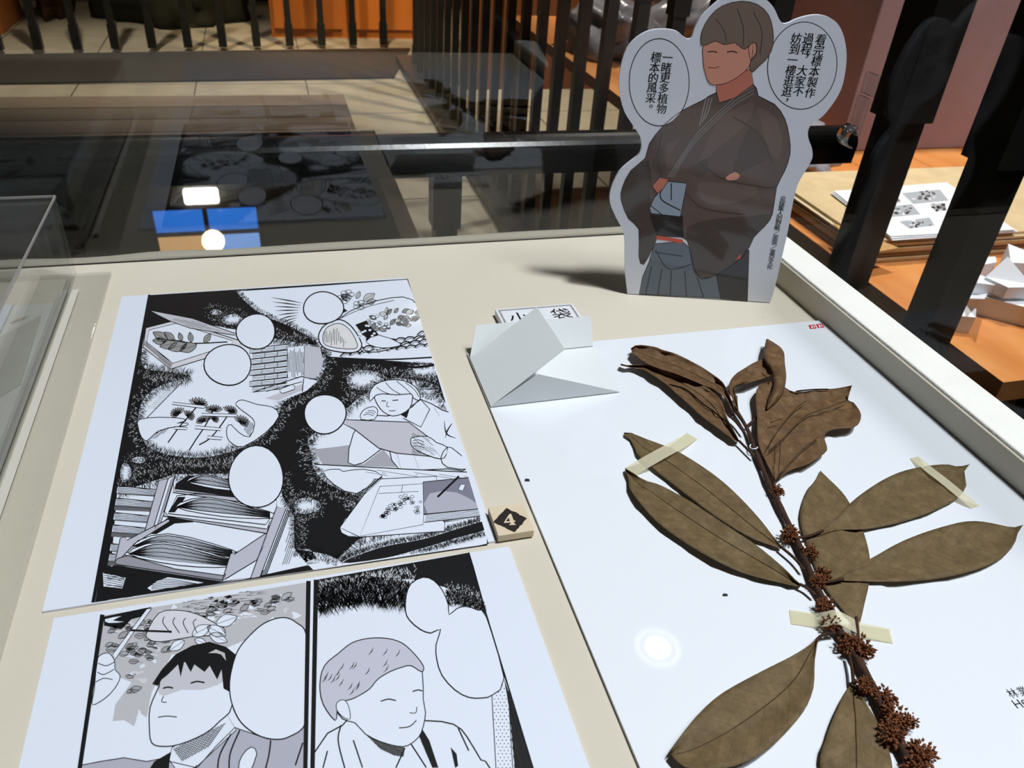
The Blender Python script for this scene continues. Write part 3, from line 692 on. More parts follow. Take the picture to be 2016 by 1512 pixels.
A.poly([(804, 520), (858, 498), (872, 506), (870, 520), (818, 538), (806, 534)], WP, 8, 0, INK, 2.5)
# sprigs held down with strips, two plain hands
def tuft(c, r, d, n=9):
    for k in range(n):
        a = d + (k - n / 2) * .34; A.leaf(c, (c[0] + r * math.cos(a), c[1] + r * .75 * math.sin(a)), .17, GRY(168), 7, 1.8, False)
for c, r, d in (((432, 590), 48, -.9), ((350, 630), 40, -2.2), ((385, 640), 36, -.4), ((508, 618), 40, -1.5), ((575, 620), 38, -.8), ((462, 665), 36, -1.8), ((500, 655), 30, -.5), ((622, 668), 44, -.6)): tuft(c, r, d)
for l in ([(435, 590), (395, 640), (350, 690), (300, 760)], [(505, 610), (470, 680), (430, 740), (395, 795)], [(580, 620), (540, 680), (490, 740), (440, 770)]): A.line(l, 4, layer=9)
for q in ([(322, 578), (470, 594), (462, 606), (318, 588)], [(452, 628), (602, 632), (600, 644), (456, 640)], [(424, 684), (540, 694), (536, 706), (420, 698)], [(478, 730), (546, 736), (540, 748), (474, 742)], [(330, 688), (388, 692), (384, 702), (328, 700)]): A.poly(q, WP, 10, 0, INK, 2)
A.poly([(170, 656), (260, 646), (350, 650), (378, 656), (376, 664), (340, 672), (388, 672), (380, 684), (300, 694), (240, 720), (205, 752), (180, 735), (165, 690)], WP, 9, 2, INK, 2.6)
A.poly([(800, 640), (770, 600), (700, 588), (640, 568), (614, 574), (606, 590), (640, 620), (680, 650), (690, 680), (668, 735), (620, 715), (585, 680), (566, 690), (566, 735), (590, 765), (640, 778), (740, 715)], WP, 9, 2, INK, 2.6)
A.hatch([(655, 650), (690, 680), (668, 735), (640, 700)], 2.1, 6, 1.8, layer=11); A.hatch([(215, 745), (250, 705), (310, 692), (250, 740)], 2.4, 6, 1.6, layer=11)
A.dots([(200, 610), (310, 500), (380, 470), (240, 610)], 9, 2.0, GRY(90), 6); A.line([(372, 478), (205, 648)], 2.5, layer=7, sm=0)
# drawers full of folders
LAV = GRY(188, 14)
for k, y in enumerate((955, 1010, 1075, 1130, 1215, 1260, 1345, 1400)):      # folders at the far left
    x0, x1 = 72 - (y - 955) * .118, 245 - (y - 955) * .21
    A.poly([(x0, y), (x1, y + 16), (x1 - 6, y + 46), (x0 - 5, y + 34)], WP, 3, 0, INK, 3)
    for j in range(5): A.line([(x0, y + 5 + j * 6), (x0 + 60, y + 6 + j * 7), (x1 - 4, y + 22 + j * 5)], 2, layer=5)
    if k % 2: A.poly([(x0 - 6, y + 34), (x1 - 6, y + 46), (x1 - 10, y + 62), (x0 - 9, y + 54)], GRY(100, 6), 3)
A.poly([(258, 932), (300, 925), (232, 1150), (195, 1160)], LAV, 6, 0, INK, 3); A.poly([(312, 915), (332, 912), (278, 1090), (255, 1150), (232, 1150), (300, 925)], WP, 6, 0, INK, 3)
A.hatch([(318, 915), (332, 912), (258, 1140), (240, 1150)], 1.87, 5, 2.2, layer=8)
def folders(x0, y0, x1, y1, h, n, lay):
    A.poly([(x0, y0), ((x0 + x1) / 2 - (x1 - x0) * .15, y0 - h * .9), (x1, y1 - h * .25), (x1 + 2, y1 + h * .35), ((x0 + x1) / 2, (y0 + y1) / 2 + h * .55)], WP, lay, 3, INK, 3)
    for j in range(n):
        f = (j + .5) / n; A.line([(x0 + 4, y0), ((x0 + x1) / 2 - (x1 - x0) * .15, y0 - h * (.8 - 1.3 * f)), (x1, y1 - h * .2 + h * .5 * f)], 2.1 + (j % 3 == 0) * 1.4, layer=lay + 1)
A.poly([(335, 945), (390, 908), (600, 925), (640, 1010), (330, 970)], INK, 6); folders(385, 935, 640, 965, 34, 7, 7)
A.poly([(325, 945), (335, 978), (640, 1010), (640, 1030), (322, 985)], LAV, 8, 0, INK, 3)
A.poly([(300, 1080), (340, 1000), (430, 990), (790, 1020), (790, 1060), (740, 1130)], WP, 8, 0, INK, 3); A.poly([(300, 1075), (345, 1005), (380, 1005), (350, 1050), (330, 1075)], INK, 9)
folders(335, 1050, 760, 1085, 48, 10, 10); A.poly([(285, 1070), (300, 1092), (745, 1150), (760, 1115), (752, 1145), (744, 1170), (280, 1092)], LAV, 12, 0, INK, 3)
A.poly([(230, 1150), (300, 1098), (420, 1112), (350, 1180), (200, 1170)], INK, 5)
A.poly([(150, 1230), (330, 1125), (430, 1118), (745, 1175), (680, 1215), (580, 1270), (560, 1340), (130, 1270)], WP, 6)
A.poly([(85, 1190), (105, 1185), (115, 1200), (300, 1105), (308, 1116), (150, 1215), (80, 1290), (60, 1300)], LAV, 8, 0, INK, 3)
folders(145, 1225, 590, 1260, 60, 12, 9); folders(122, 1262, 575, 1300, 60, 12, 11)
A.poly([(60, 1298), (75, 1282), (120, 1270), (330, 1330), (550, 1360), (560, 1352), (548, 1382), (70, 1310)], GRY(150, 10), 13, 0, INK, 3)
A.poly([(545, 1380), (582, 1262), (612, 1252), (598, 1265), (740, 1170), (745, 1200), (700, 1290), (560, 1375)], LAV, 13, 0, INK, 3)
A.poly([(790, 1050), (832, 1058), (715, 1366), (672, 1372)], LAV, 14, 0, INK, 3); A.hatch([(838, 1060), (850, 1075), (745, 1360), (718, 1366)], 1.93, 6, 3.4, layer=14)
A.hatch([(850, 1110), (872, 1235), (850, 1330), (800, 1345)], 1.9, 9, 2, layer=4, jit=60)
A.poly([(20, 1330), (60, 1312), (545, 1385), (670, 1368), (480, 1402), (30, 1470), (10, 1465)], INK, 4); A.poly([(250, 1382), (300, 1365), (470, 1392), (225, 1430), (205, 1415)], WP, 5, 0, INK, 3)
for j in range(6): A.line([(225, 1390 + j * 6), (300, 1376 + j * 8), (440, 1398 + j * 2)], 2, layer=7)
A.poly([(5, 1345), (110, 1368), (95, 1420), (8, 1410)], WP, 5, 0, INK, 3)
for j in range(6): A.line([(8, 1350 + j * 9), (60, 1356 + j * 10), (104, 1372 + j * 8)], 2, layer=7)
# vasculum-like case, flowers and basket
for k in range(9): A.line([(905 - k * 4, 130 + k * 11), (840, 118 + k * 15), (765 + k * 7, 105 + k * 20)], 4, layer=5, taper=True)
for c in ((1108, 92), (1165, 140), (1090, 112)):
    for k in range(5):
        a = k * 1.257; A.poly(ell(c[0] + 17 * math.cos(a), c[1] + 12 * math.sin(a), 15, 10, 10), WP, 5, 0, INK, 1.8)
    A.poly(ell(c[0], c[1], 5, 4, 8), INK, 7)
for a, b_ in (((1150, 110), (1165, 78)), ((1180, 120), (1232, 88)), ((1195, 130), (1238, 118))): A.leaf(a, b_, .28, GRY(196), 6, 1.8)
A.poly([(1070, 140), (1110, 165), (1060, 190), (1040, 210)], INK, 4)
A.poly([(1075, 200), (1180, 140), (1310, 106), (1400, 115), (1470, 200), (1480, 260), (1330, 330), (1180, 352), (1100, 260)], WP, 6, 2, INK, 3)
A.line([(1080, 198), (1190, 150), (1320, 118)], 2, layer=8)
A.poly([(1010, 228), (1075, 205), (1130, 240), (1172, 310), (1160, 345), (1110, 355), (1020, 340), (985, 310), (980, 270)], WP, 8, 3, INK, 4)
A.poly([(1012, 245), (1070, 222), (1118, 250), (1152, 312), (1138, 338), (1030, 328), (998, 300)], GRY(222), 9, 3, INK, 2.4)
A.hatch([(1005, 250), (1060, 240), (1120, 330), (1020, 328), (1000, 300)], 1.6, 8, 1.7, layer=11, jit=26)
A.poly([(1145, 228), (1205, 205), (1250, 275), (1195, 302)], INK, 10)
for k in range(16): A.poly(ell(random.uniform(1160, 1235), random.uniform(222, 292), 7, 5, 8), WP, 11)
for k in range(26):
    x, y = random.uniform(1195, 1420), 0; y = 215 + random.uniform(-38, 38) - (x - 1200) * .06
    a = random.uniform(-1.6, .6); l = random.uniform(26, 42)
    A.leaf((x, y), (x + l * math.cos(a), y + l * .8 * math.sin(a)), .27, GRY(random.choice((120, 140, 160, 180, 225))), 11 + k % 3, 1.8)
for k in range(12): A.poly(ell(random.uniform(1200, 1300), random.uniform(185, 245), 9, 6, 9), WP, 14, 0, INK, 1.6)
A.poly([(1192, 305), (1250, 275), (1350, 315), (1300, 332), (1240, 330)], WP, 12, 2, INK, 2.4)
A.poly([(1030, 378), (1045, 362), (1180, 350), (1340, 300), (1470, 250), (1500, 400), (1300, 382)], WP, 4, 0)
for r in range(5):
    for k in range(11):
        x, y = 1075 + k * 42 + r * 18, 372 - r * 22 - k * 5 + (k * k) * .12 * r * .2
        if x < 1488 and y > 262 - (x - 1480) * .2: A.line([(x, y), (x + 20, y - 16), (x + 48, y - 14)], 4.4, layer=6 + r); A.line([(x + 6, y + 3), (x + 26, y - 9), (x + 50, y - 7)], 1.8, layer=6 + r)
A.line([(1030, 376), (1200, 384), (1330, 384), (1510, 374)], 5, layer=8); A.line([(1070, 398), (1250, 400), (1380, 410)], 4, layer=8); A.line([(1310, 396), (1400, 420), (1510, 408)], 8, layer=8)
# plain reader bending over a sheet
A.poly([(1112, 850), (1135, 720), (1200, 640), (1290, 640), (1400, 600), (1440, 565), (1540, 615), (1600, 655), (1660, 870), (1560, 878), (1340, 878), (1300, 800), (1260, 790), (1180, 850)], WP, 4, 2, INK, 3.2)
A.poly([(955, 790), (1050, 780), (1120, 770), (1130, 850), (1180, 858), (1270, 790), (1340, 870), (1000, 862)], GRY(168, 10), 3)
A.poly([(1232, 540), (1290, 515), (1395, 520), (1402, 560), (1390, 605), (1350, 632), (1310, 640), (1272, 622), (1242, 585)], WP, 6, 2, INK, 3)
A.poly([(1210, 575), (1208, 540), (1232, 500), (1290, 478), (1360, 480), (1415, 508), (1438, 550), (1430, 570), (1405, 558), (1396, 540), (1330, 545), (1270, 540), (1236, 548)], WP, 8, 2, INK, 3)
for l in ([(1240, 510), (1270, 530), (1310, 545)], [(1280, 488), (1310, 520), (1350, 543)], [(1330, 482), (1370, 515), (1400, 545)], [(1370, 490), (1410, 520), (1432, 555)]): A.line(l, 2.2, layer=10)
A.line([(1262, 572), (1282, 572)], 3, layer=10); A.line([(1312, 570), (1338, 568)], 3, layer=10); A.line([(1290, 574), (1286, 596), (1298, 598)], 2, layer=10); A.line([(1296, 617), (1326, 616)], 2.4, layer=10)
A.line([(1390, 600), (1440, 566), (1480, 610), (1440, 690), (1360, 650)], 3, layer=10, sm=0); A.poly([(1350, 635), (1390, 606), (1376, 650)], INK, 9)
for l in ([(1500, 600), (1524, 642)], [(1590, 660), (1560, 705), (1550, 740)], [(1545, 660), (1556, 720), (1600, 740)], [(1350, 880), (1330, 800)], [(1410, 820), (1430, 875)]): A.line(l, 5, layer=7, taper=True)
A.poly([(1170, 655), (1172, 625), (1195, 605), (1228, 598), (1245, 615), (1232, 655)], WP, 8, 2, INK, 2.6)
for k in range(3): A.line([(1180 + k * 10, 636 - k * 10), (1205 + k * 10, 632 - k * 8), (1226 + k * 5, 640 - k * 7)], 2, layer=10)
A.poly([(1052, 655), (1180, 660), (1385, 668), (1480, 740), (1545, 828), (1330, 808), (1250, 785), (1140, 700)], GRY(196, 10), 11, 0, INK, 3)
A.hatch([(1400, 715), (1470, 740), (1530, 820), (1400, 812)], .7, 7, 1.6, layer=13)
A.poly([(1395, 755), (1400, 738), (1470, 732), (1510, 760), (1560, 782), (1545, 830), (1500, 828), (1430, 800), (1398, 775)], WP, 13, 2, INK, 3)
for k in range(3): A.line([(1405, 752 + k * 12), (1430, 748 + k * 14), (1455, 760 + k * 12)], 2, layer=15)
A.poly([(1530, 830), (1560, 780), (1600, 800), (1655, 850), (1664, 880), (1560, 872)], WP, 14, 2, INK, 3)
A.poly([(950, 858), (1340, 876), (1668, 892), (1690, 935), (1500, 920), (1180, 905), (1000, 880)], WP, 8); A.line([(960, 858), (1300, 876), (1664, 894)], 3.4, layer=10)
A.hatch([(1150, 880), (1650, 900), (1680, 930), (1200, 905)], .16, 9, 1.3, layer=10, jit=120)
A.poly([(1000, 890), (1070, 880), (1090, 890), (1180, 880), (1265, 910), (1150, 990), (1050, 950)], WP, 9, 2, INK, 2.6); A.hatch([(1262, 912), (1268, 918), (1165, 1015), (1148, 992)], 2.4, 4, 1.8, layer=11)
A.poly([(1230, 925), (1510, 912), (1512, 1090), (1548, 1120), (1545, 1160), (1165, 1186), (1075, 1143), (1180, 1000)], WP, 9, 0, INK, 2.6)
A.poly([(1255, 958), (1460, 945), (1450, 1130), (1165, 1182)], WP, 10, 0, INK, 2); A.line([(1250, 990), (1430, 980)], 1.6, layer=12, sm=0); A.line([(1358, 950), (1352, 985)], 1.6, layer=12, sm=0)
for k in range(34):
    t = k / 34; A.poly(ell(1265 + t * 125 + random.uniform(-22, 22), 1105 - t * 110 + random.uniform(-14, 14), 9, 6, 9), WP, 12, 0, INK, 1.6)
for k in range(12): A.poly(ell(random.uniform(1395, 1440), random.uniform(1020, 1085), 6, 5, 8), WP, 12, 0, INK, 1.6)
A.poly([(1450, 938), (1655, 918), (1690, 960), (1718, 1060), (1452, 1086)], GRY(128, 16), 12, 0, INK, 3); A.poly([(1480, 990), (1600, 985), (1700, 1040), (1704, 1056), (1470, 1080)], GRY(178, 14), 13, 2)
A.poly([(1452, 1084), (1718, 1058), (1722, 1090), (1455, 1120)], WP, 13, 0, INK, 3)
for k in range(4): A.line([(1460, 1092 + k * 7), (1716, 1066 + k * 6)], 1.6, layer=15, sm=0)
A.line([(1515, 1006), (1612, 912)], 7, layer=15, sm=0); A.poly([(1608, 972), (1620, 948), (1640, 950), (1630, 978)], WP, 15, 0, INK, 2)
# empty speech bubbles
for e in ((1000, 153, 90, 73), (696, 260, 87, 80), (570, 410, 105, 93), (1008, 632, 95, 88), (697, 916, 125, 138)): A.poly(ell(*e, wob=.02), WP, 18, 0, INK, 4, 20)
A.frame(0, 0, 1.0); A.line([(295.5, 581), (182.5, 1189)], 6, layer=20, sm=0)
A.build('printed_art', p1)

# ------------------------------------------------------------------ second page: two panels with plain figures
p2 = page('comic_page', 'lower comic page with two large figures and white speech bubbles', -.1165, .0935, -.025, .2715)
B = Print(pmap, UPZ, clip=[(199, 1212), (609, 1143), (602, 1660), (105, 1900)])
B.frame(140, 1140, .24802)
LB, RB = lambda y: 250 - (y - 285) * .148, lambda y: 1885 - (y - 15) * .017
B.poly([(250, 290), (1885, 18), (1862, 1500), (1850, 2000), (0, 2000), (70, 1500)], WP, 0)
B.poly([(255, 290), (1880, 25), (1872, 480), (1600, 300), (1400, 480), (1200, 560), (800, 600), (640, 900), (600, 1100), (540, 1060), (500, 1170), (420, 1120), (330, 1130), (350, 1000), (480, 820), (380, 780), (330, 650), (215, 600)], GRY(188, 5), 1, 0)
for k in range(150):                                               # ragged light gaps in the tone
    x, y = random.uniform(330, 1840), random.uniform(120, 1150)
    if inside((x, y), [(255, 290), (1880, 25), (1872, 300), (1400, 300), (700, 560), (560, 1100), (330, 1100), (480, 820)]):
        B.poly(ell(x, y, random.uniform(14, 46), random.uniform(8, 22), 9, 0, .34), WP if random.random() < .6 else GRY(206, 5), 2, 2)
for k in range(300):
    x, y = random.uniform(260, 1850), random.uniform(90, 1000)
    if inside((x, y), [(262, 340), (560, 330), (1000, 200), (1400, 130), (1840, 120), (1700, 260), (1300, 280), (1240, 330), (800, 560), (660, 640), (560, 760), (400, 1000), (380, 800), (450, 640), (262, 580)]):
        a = random.uniform(-.8, .2); l = random.uniform(55, 105); e = (x + l * math.cos(a), y + l * math.sin(a))
        B.leaf((x, y), e, .24, GRY(random.choice((158, 166, 174)), 4), 3, 3.4, False)
        for j in range(4): B.line([(x + 12 + j * 14, y - 6), (x + 36 + j * 14, y + 2)], 2, layer=5, sm=0)
B.poly([(258, 300), (640, 220), (600, 290), (480, 320), (400, 400), (262, 370)], INK, 3); B.poly([(270, 320), (400, 295), (330, 330), (420, 340), (300, 350)], WP, 4, 2)
for k in range(80):
    x = random.uniform(880, 1500); y = random.uniform(130, 330) - (x - 880) * .1; B.stroke((x, y), (x + random.uniform(40, 90), y - 4), 5, INK, 4)
for k in range(12):
    x = random.uniform(1050, 1450); y = random.uniform(150, 240) - (x - 1050) * .12; B.poly(ell(x, y, 22, 10, 8, -.3, .3), INK, 5)
# hands with a cutting, as plain shapes
B.poly([(600, 430), (700, 270), (860, 250), (1000, 280), (1120, 340), (1210, 390), (1200, 440), (960, 460), (840, 480), (700, 500), (620, 480)], GRY(214, 8), 6, 3, INK, 5)
for k in range(4): B.line([(740 + k * 85, 300 + k * 6), (730 + k * 80, 350), (790 + k * 70, 430)], 5, layer=8)
for a, b_ in (((960, 450), (1110, 370)), ((1080, 380), (1230, 450)), ((1100, 440), (1240, 500)), ((980, 480), (1080, 520)), ((900, 490), (780, 570)), ((1150, 360), (1320, 300))): B.leaf(a, b_, .26, WP, 8, 4)
B.line([(470, 408), (800, 420)], 12, layer=7, sm=0); B.poly([(500, 420), (520, 400), (640, 235), (600, 240), (330, 600), (350, 640)], WP, 7, 0, INK, 4)
B.poly([(170, 1000), (185, 880), (205, 660), (235, 605), (300, 590), (345, 650), (350, 720), (390, 770), (360, 850), (280, 940)], WP, 8, 3, INK, 5)
for l in ([(215, 670), (280, 690), (345, 660)], [(210, 740), (260, 760), (340, 720)], [(195, 820), (260, 790), (330, 800)]): B.line(l, 5, layer=10)
# plain man with short black hair
B.poly([(60, 1560), (75, 1480), (230, 1450), (420, 1420), (600, 1450), (700, 1430), (1000, 1500), (1150, 1330), (1300, 1180), (1560, 1270), (1700, 1260), (1855, 1130), (1850, 2000), (0, 2000)], GRY(176, 14), 5, 0, INK, 6)
B.poly([(800, 1340), (1240, 1080), (1310, 1200), (1010, 1480), (870, 1560), (780, 1440)], WP, 6, 0, INK, 5); B.hatch([(810, 1350), (1230, 1140), (1100, 1330), (880, 1450)], -.95, 13, 4, layer=8); B.hatch([(810, 1350), (1230, 1140), (1100, 1330), (880, 1450)], .4, 16, 3, layer=8)
B.poly([(700, 850), (760, 700), (1240, 640), (1280, 1000), (1180, 1130), (1060, 1230), (860, 1315), (720, 1330), (640, 1300), (622, 1180), (628, 1020)], WP, 9, 3, INK, 7)
B.poly([(690, 880), (740, 700), (1240, 650), (1250, 790), (1050, 880), (880, 880), (740, 930)], GRY(198, 8), 10, 2)
B.poly([(645, 835), (720, 720), (830, 600), (960, 530), (1100, 500), (1230, 540), (1330, 620), (1300, 760), (1262, 900), (1210, 870), (1195, 720), (1160, 800), (1100, 690), (1060, 740), (980, 680), (950, 740), (900, 650), (870, 780), (850, 680), (770, 760), (720, 800), (690, 850)], INK, 12, 0)
B.poly([(1090, 590), (1150, 560), (1220, 590), (1230, 650), (1190, 600), (1150, 590)], GRY(190), 13, 0)
B.line([(730, 870), (770, 860), (810, 868)], 9, layer=12); B.line([(950, 830), (1000, 815), (1060, 825)], 9, layer=12); B.line([(735, 930), (720, 975), (760, 980)], 5, layer=12); B.line([(690, 1100), (760, 1090), (840, 1098)], 6, layer=12)
for l in ([(1270, 1230), (1180, 1400), (1160, 1560)], [(1340, 1200), (1260, 1400), (1260, 1600)], [(1585, 1280), (1570, 1400), (1530, 1560)], [(1840, 1300), (1780, 1480)], [(1000, 1480), (960, 1560)]): B.line(l, 9, layer=8)
B.poly([(1330, 1500), (1360, 1400), (1430, 1335), (1475, 1390), (1400, 1560)], WP, 8, 2, INK, 6)
B.poly([(590, 1560), (660, 1450), (790, 1375), (770, 1560)], INK, 7)
B.poly(smooth_line([(1690, 308), (1790, 350), (1868, 450), (1868, 800), (1862, 1140), (1740, 1250), (1620, 1275), (1480, 1240), (1350, 1140), (1280, 1000), (1258, 860), (1275, 720), (1330, 560), (1450, 420), (1560, 340)], 4, True), WP, 16, 0, INK, 7)
B.clip = None
B.line([(250, 285), (0, 1975)], 26, layer=18, sm=0); B.line([(1885, 18), (1852, 2000)], 26, layer=18, sm=0); B.line([(1945, 8), (1908, 2000)], 26, layer=18, sm=0)
# right panel
B.clip = [(620, 1142), (924, 1088), (1095, 1640), (612, 1640)]
B.frame(600, 1060, .29897)
SKY = [(72, 274), (1082, 94), (1190, 470), (1050, 440), (940, 470), (700, 460), (400, 330), (80, 470)]
B.poly([(72, 274), (1082, 94), (1196, 500), (1100, 440), (1010, 380), (920, 320), (700, 270), (400, 270), (200, 310), (76, 340)], INK, 1)
B.fur([(78, 430), (200, 400), (330, 370), (460, 372), (600, 385), (700, 400)], sm=4, closed=False, flip=False, inn=110, outw=120, step=2.2, wd=5)
B.fur([(930, 400), (1010, 400), (1100, 440), (1185, 490)], sm=4, closed=False, inn=60, outw=60, step=3, wd=4)
B.poly([(58, 1420), (250, 1230), (330, 1200), (780, 1200), (980, 1225), (1070, 1310), (1160, 1460), (1230, 1530), (1400, 2100), (40, 2100)], WP, 3, 2, INK, 7)
B.poly([(410, 1300), (660, 1380), (650, 1440), (590, 1430), (500, 1390)], GRY(120), 6, 0); B.hatch([(410, 1300), (660, 1380), (650, 1440), (590, 1430), (500, 1390)], .5, 9, 4, layer=7)
B.poly([(210, 1080), (330, 780), (720, 800), (775, 900), (780, 1060), (795, 1150), (780, 1240), (750, 1310), (680, 1365), (610, 1370), (500, 1340), (400, 1290), (330, 1215), (250, 1190)], WP, 8, 2, INK, 5)
B.poly([(200, 1200), (120, 1090), (100, 960), (130, 840), (220, 760), (310, 690), (420, 660), (540, 660), (640, 690), (720, 760), (780, 840), (770, 880), (700, 840), (640, 850), (560, 880), (480, 930), (430, 990), (370, 1030), (310, 1060), (240, 1080), (215, 1130)], GRY(196, 14), 10, 3, INK, 5)
for k in range(46):
    a = random.uniform(0, 1); x, y = random.uniform(130, 740), random.uniform(690, 1080)
    if inside((x, y), [(130, 900), (300, 710), (520, 670), (700, 760), (640, 830), (420, 930), (240, 1070), (140, 1060)]): B.line([(x, y), (x - 12, y + 30), (x - 34, y + 52)], 5, layer=12, taper=True)
B.poly([(210, 1130), (215, 1080), (260, 1065), (290, 1110), (300, 1190), (255, 1180)], WP, 12, 2, INK, 4)
B.line([(500, 1075), (550, 1060), (600, 1070)], 6, layer=12); B.line([(710, 1010), (745, 1000), (775, 1006)], 6, layer=12); B.line([(690, 1150), (730, 1150), (738, 1110)], 4, layer=12); B.line([(620, 1250), (690, 1240), (735, 1200)], 5, layer=12)
for l in ([(240, 1230), (220, 1330), (260, 1500), (300, 1620)], [(320, 1330), (380, 1510)], [(700, 1355), (800, 1510)], [(1010, 1250), (1080, 1400)], [(660, 1380), (600, 1512)], [(150, 1400), (120, 1512)]): B.line(l, 7, layer=7)
B.poly([(770, 1250), (820, 1330), (880, 1510), (840, 1512), (755, 1310)], INK, 7); B.poly([(960, 1375), (1000, 1420), (1010, 1500), (990, 1512)], INK, 7)
STR = [(1232, 1035), (1315, 930), (1345, 1100), (1380, 1700), (1270, 1700)]
B.poly(STR, WP, 2, 0, INK, 4); B.dots([(1236, 1035), (1310, 945), (1340, 1100), (1372, 1560), (1278, 1560)], 26, 4.2, INK, 4)
B.poly([(1315, 930), (1400, 1180), (1560, 1700), (1400, 1700), (1345, 1100)], GRY(70), 3, 0); B.hatch([(1315, 930), (1400, 1180), (1560, 1700), (1400, 1700), (1345, 1100)], 1.32, 9, 6, layer=5)
B.poly(smooth_line([(780, 258), (850, 280), (910, 350), (945, 440), (950, 505), (1000, 465), (1060, 450), (1140, 475), (1196, 520), (1312, 920), (1240, 1030), (1170, 1052), (1080, 1048), (990, 1000), (905, 905), (870, 800), (865, 700), (895, 600), (830, 625), (760, 600), (690, 540), (664, 480), (668, 380), (700, 300)], 2, True), WP, 14, 0, INK, 5)
B.line([(1082, 94), (1196, 505), (1560, 1700)], 7, layer=16, sm=0)
B.frame(0, 0, 1.0)
B.build('printed_art', p2)
#%%PART4
# ------------------------------------------------------------------ standee
SA, SB = G(1240, 580), G(1515, 597)
SX = (SB - SA).normalized(); SN = SX.cross(UPZ).normalized()      # SN faces the viewer
if SN.y > 0: SN = -SN
def smap(x, y):
    d = ray(x, y); t = (SA - EYE).dot(SN) / d.dot(SN); p = EYE + d * t
    return p if p.z > .0004 else Vector((p.x, p.y, .0004))
Z3 = lambda p: (1180 + p[0] * .41009, p[1] * .41009)
OUT = [(135, 1410), (122, 1290), (119, 1130), (80, 1045), (52, 975), (56, 905), (95, 825), (150, 775), (190, 740), (203, 700), (195, 655), (160, 600), (120, 535), (98, 450), (95, 380), (105, 310), (130, 235), (180, 180), (240, 148), (310, 140), (370, 150), (408, 180), (430, 188), (447, 172), (460, 130), (490, 80), (540, 30), (590, -8), (650, -32), (710, -36), (770, -22), (815, 10), (842, 45), (862, 90), (882, 112), (910, 110), (945, 93), (1000, 77), (1055, 72), (1110, 87), (1150, 122), (1175, 180), (1187, 260), (1180, 350), (1160, 430), (1120, 500), (1070, 560), (1020, 595), (1002, 630), (1005, 670), (1020, 710), (1022, 760), (990, 820), (955, 880), (930, 970), (905, 1110), (875, 1240), (845, 1370), (820, 1452)]
sd = thing('character_standee', 'white die-cut standee of a robed man with two speech balloons', 'standee', ((SA.x + SB.x) / 2, (SA.y + SB.y) / 2, 0))
op = [smap(*Z3(p)) for p in smooth_line(OUT, 3)]
op = [Vector((p.x, p.y, max(p.z, .0004))) for p in op]
sb = MB().slab(op, SN, .003).build('card_board', mat('standee_card', (222, 226, 238), .45, .4), sd)
c0 = (SA + SB) / 2 - SN * .0032
e = MB().slab([c0 + SX * .0 + Vector((0, 0, .0004)), c0 - SN * .05 + Vector((0, 0, .0004)), c0 + Vector((0, 0, .12))], SX, .002).build('easel_back', mat('grey_card', (150, 148, 145), .8, .1), sd)
S = Print(smap, SN, dz=1.5e-5, z0=4e-5); S.frame(1180, 0, .41009)
ROBE, ROBE2 = srgb((94, 78, 74)), srgb((70, 59, 56))
S.poly([(560, 445), (735, 400), (762, 460), (840, 500), (890, 570), (912, 660), (915, 740), (890, 820), (850, 900), (830, 1030), (790, 1090), (740, 1140), (690, 1235), (560, 1320), (490, 1340), (450, 1290), (430, 1180), (400, 1140), (280, 1135), (262, 1180), (212, 1270), (190, 1230), (190, 1100), (140, 1050), (105, 960), (110, 900), (150, 820), (220, 760), (240, 690), (310, 600), (400, 530), (500, 480)], ROBE, 1, 2, INK, 3)
S.poly([(420, 1090), (560, 1050), (700, 1040), (830, 1030), (790, 1090), (735, 1145), (690, 1230), (560, 1318), (490, 1338), (450, 1290), (432, 1180)], ROBE2, 3, 2)
S.poly([(108, 900), (150, 820), (235, 770), (250, 880), (240, 1000), (280, 1040), (280, 1130), (262, 1180), (213, 1268), (192, 1230), (192, 1100), (142, 1050), (107, 960)], ROBE2, 3, 2)
S.poly([(240, 1030), (400, 1035), (405, 1140), (275, 1135)], srgb((26, 22, 22)), 4)
for q in ([(560, 600), (640, 530), (740, 490), (700, 600), (560, 720), (470, 800)], [(760, 520), (840, 560), (880, 680), (850, 760), (800, 700), (780, 600)], [(330, 620), (400, 560), (470, 520), (420, 620), (330, 740)], [(470, 880), (600, 880), (760, 900), (700, 960), (520, 980)]):
    S.poly(q, srgb((106, 89, 84)), 2, 3)
for q in ([(700, 640), (760, 620), (820, 740), (740, 800), (640, 830)], [(420, 820), (520, 760), (500, 850)], [(250, 800), (300, 700), (320, 840)]): S.poly(q, srgb((82, 69, 66)), 3, 3)
for l in ([(640, 560), (760, 640), (830, 780)], [(480, 780), (600, 860), (800, 900), (850, 890)], [(420, 930), (500, 1000), (700, 1030)], [(300, 640), (280, 760), (300, 850)], [(170, 840), (200, 960), (190, 1080)]): S.line(l, 5, ROBE2, 4)
for o in (0, 16, 32):
    S.line([(738 + o * .2, 415 + o), (650, 470 + o), (560, 550 + o), (470, 640 + o), (400, 740 + o * .9), (330 + o * .8, 850)], 4, srgb((122, 118, 118)), 5)
    S.line([(512 + o * .9, 470), (495 + o * .8, 540), (482 + o * .7, 604 - o)], 3.4, srgb((150, 146, 146)), 5)
S.poly([(240, 1000), (262, 950), (330, 870), (420, 880), (405, 960), (388, 1040), (250, 1025)], srgb((150, 165, 182)), 5, 0, INK, 3)
S.line([(295, 910), (300, 960), (390, 1010)], 4, INK, 7); S.line([(345, 880), (345, 960)], 4, INK, 7); S.line([(245, 985), (300, 1030)], 3, INK, 7)
SKIN, SKIN2 = srgb((214, 150, 128)), srgb((196, 118, 98))
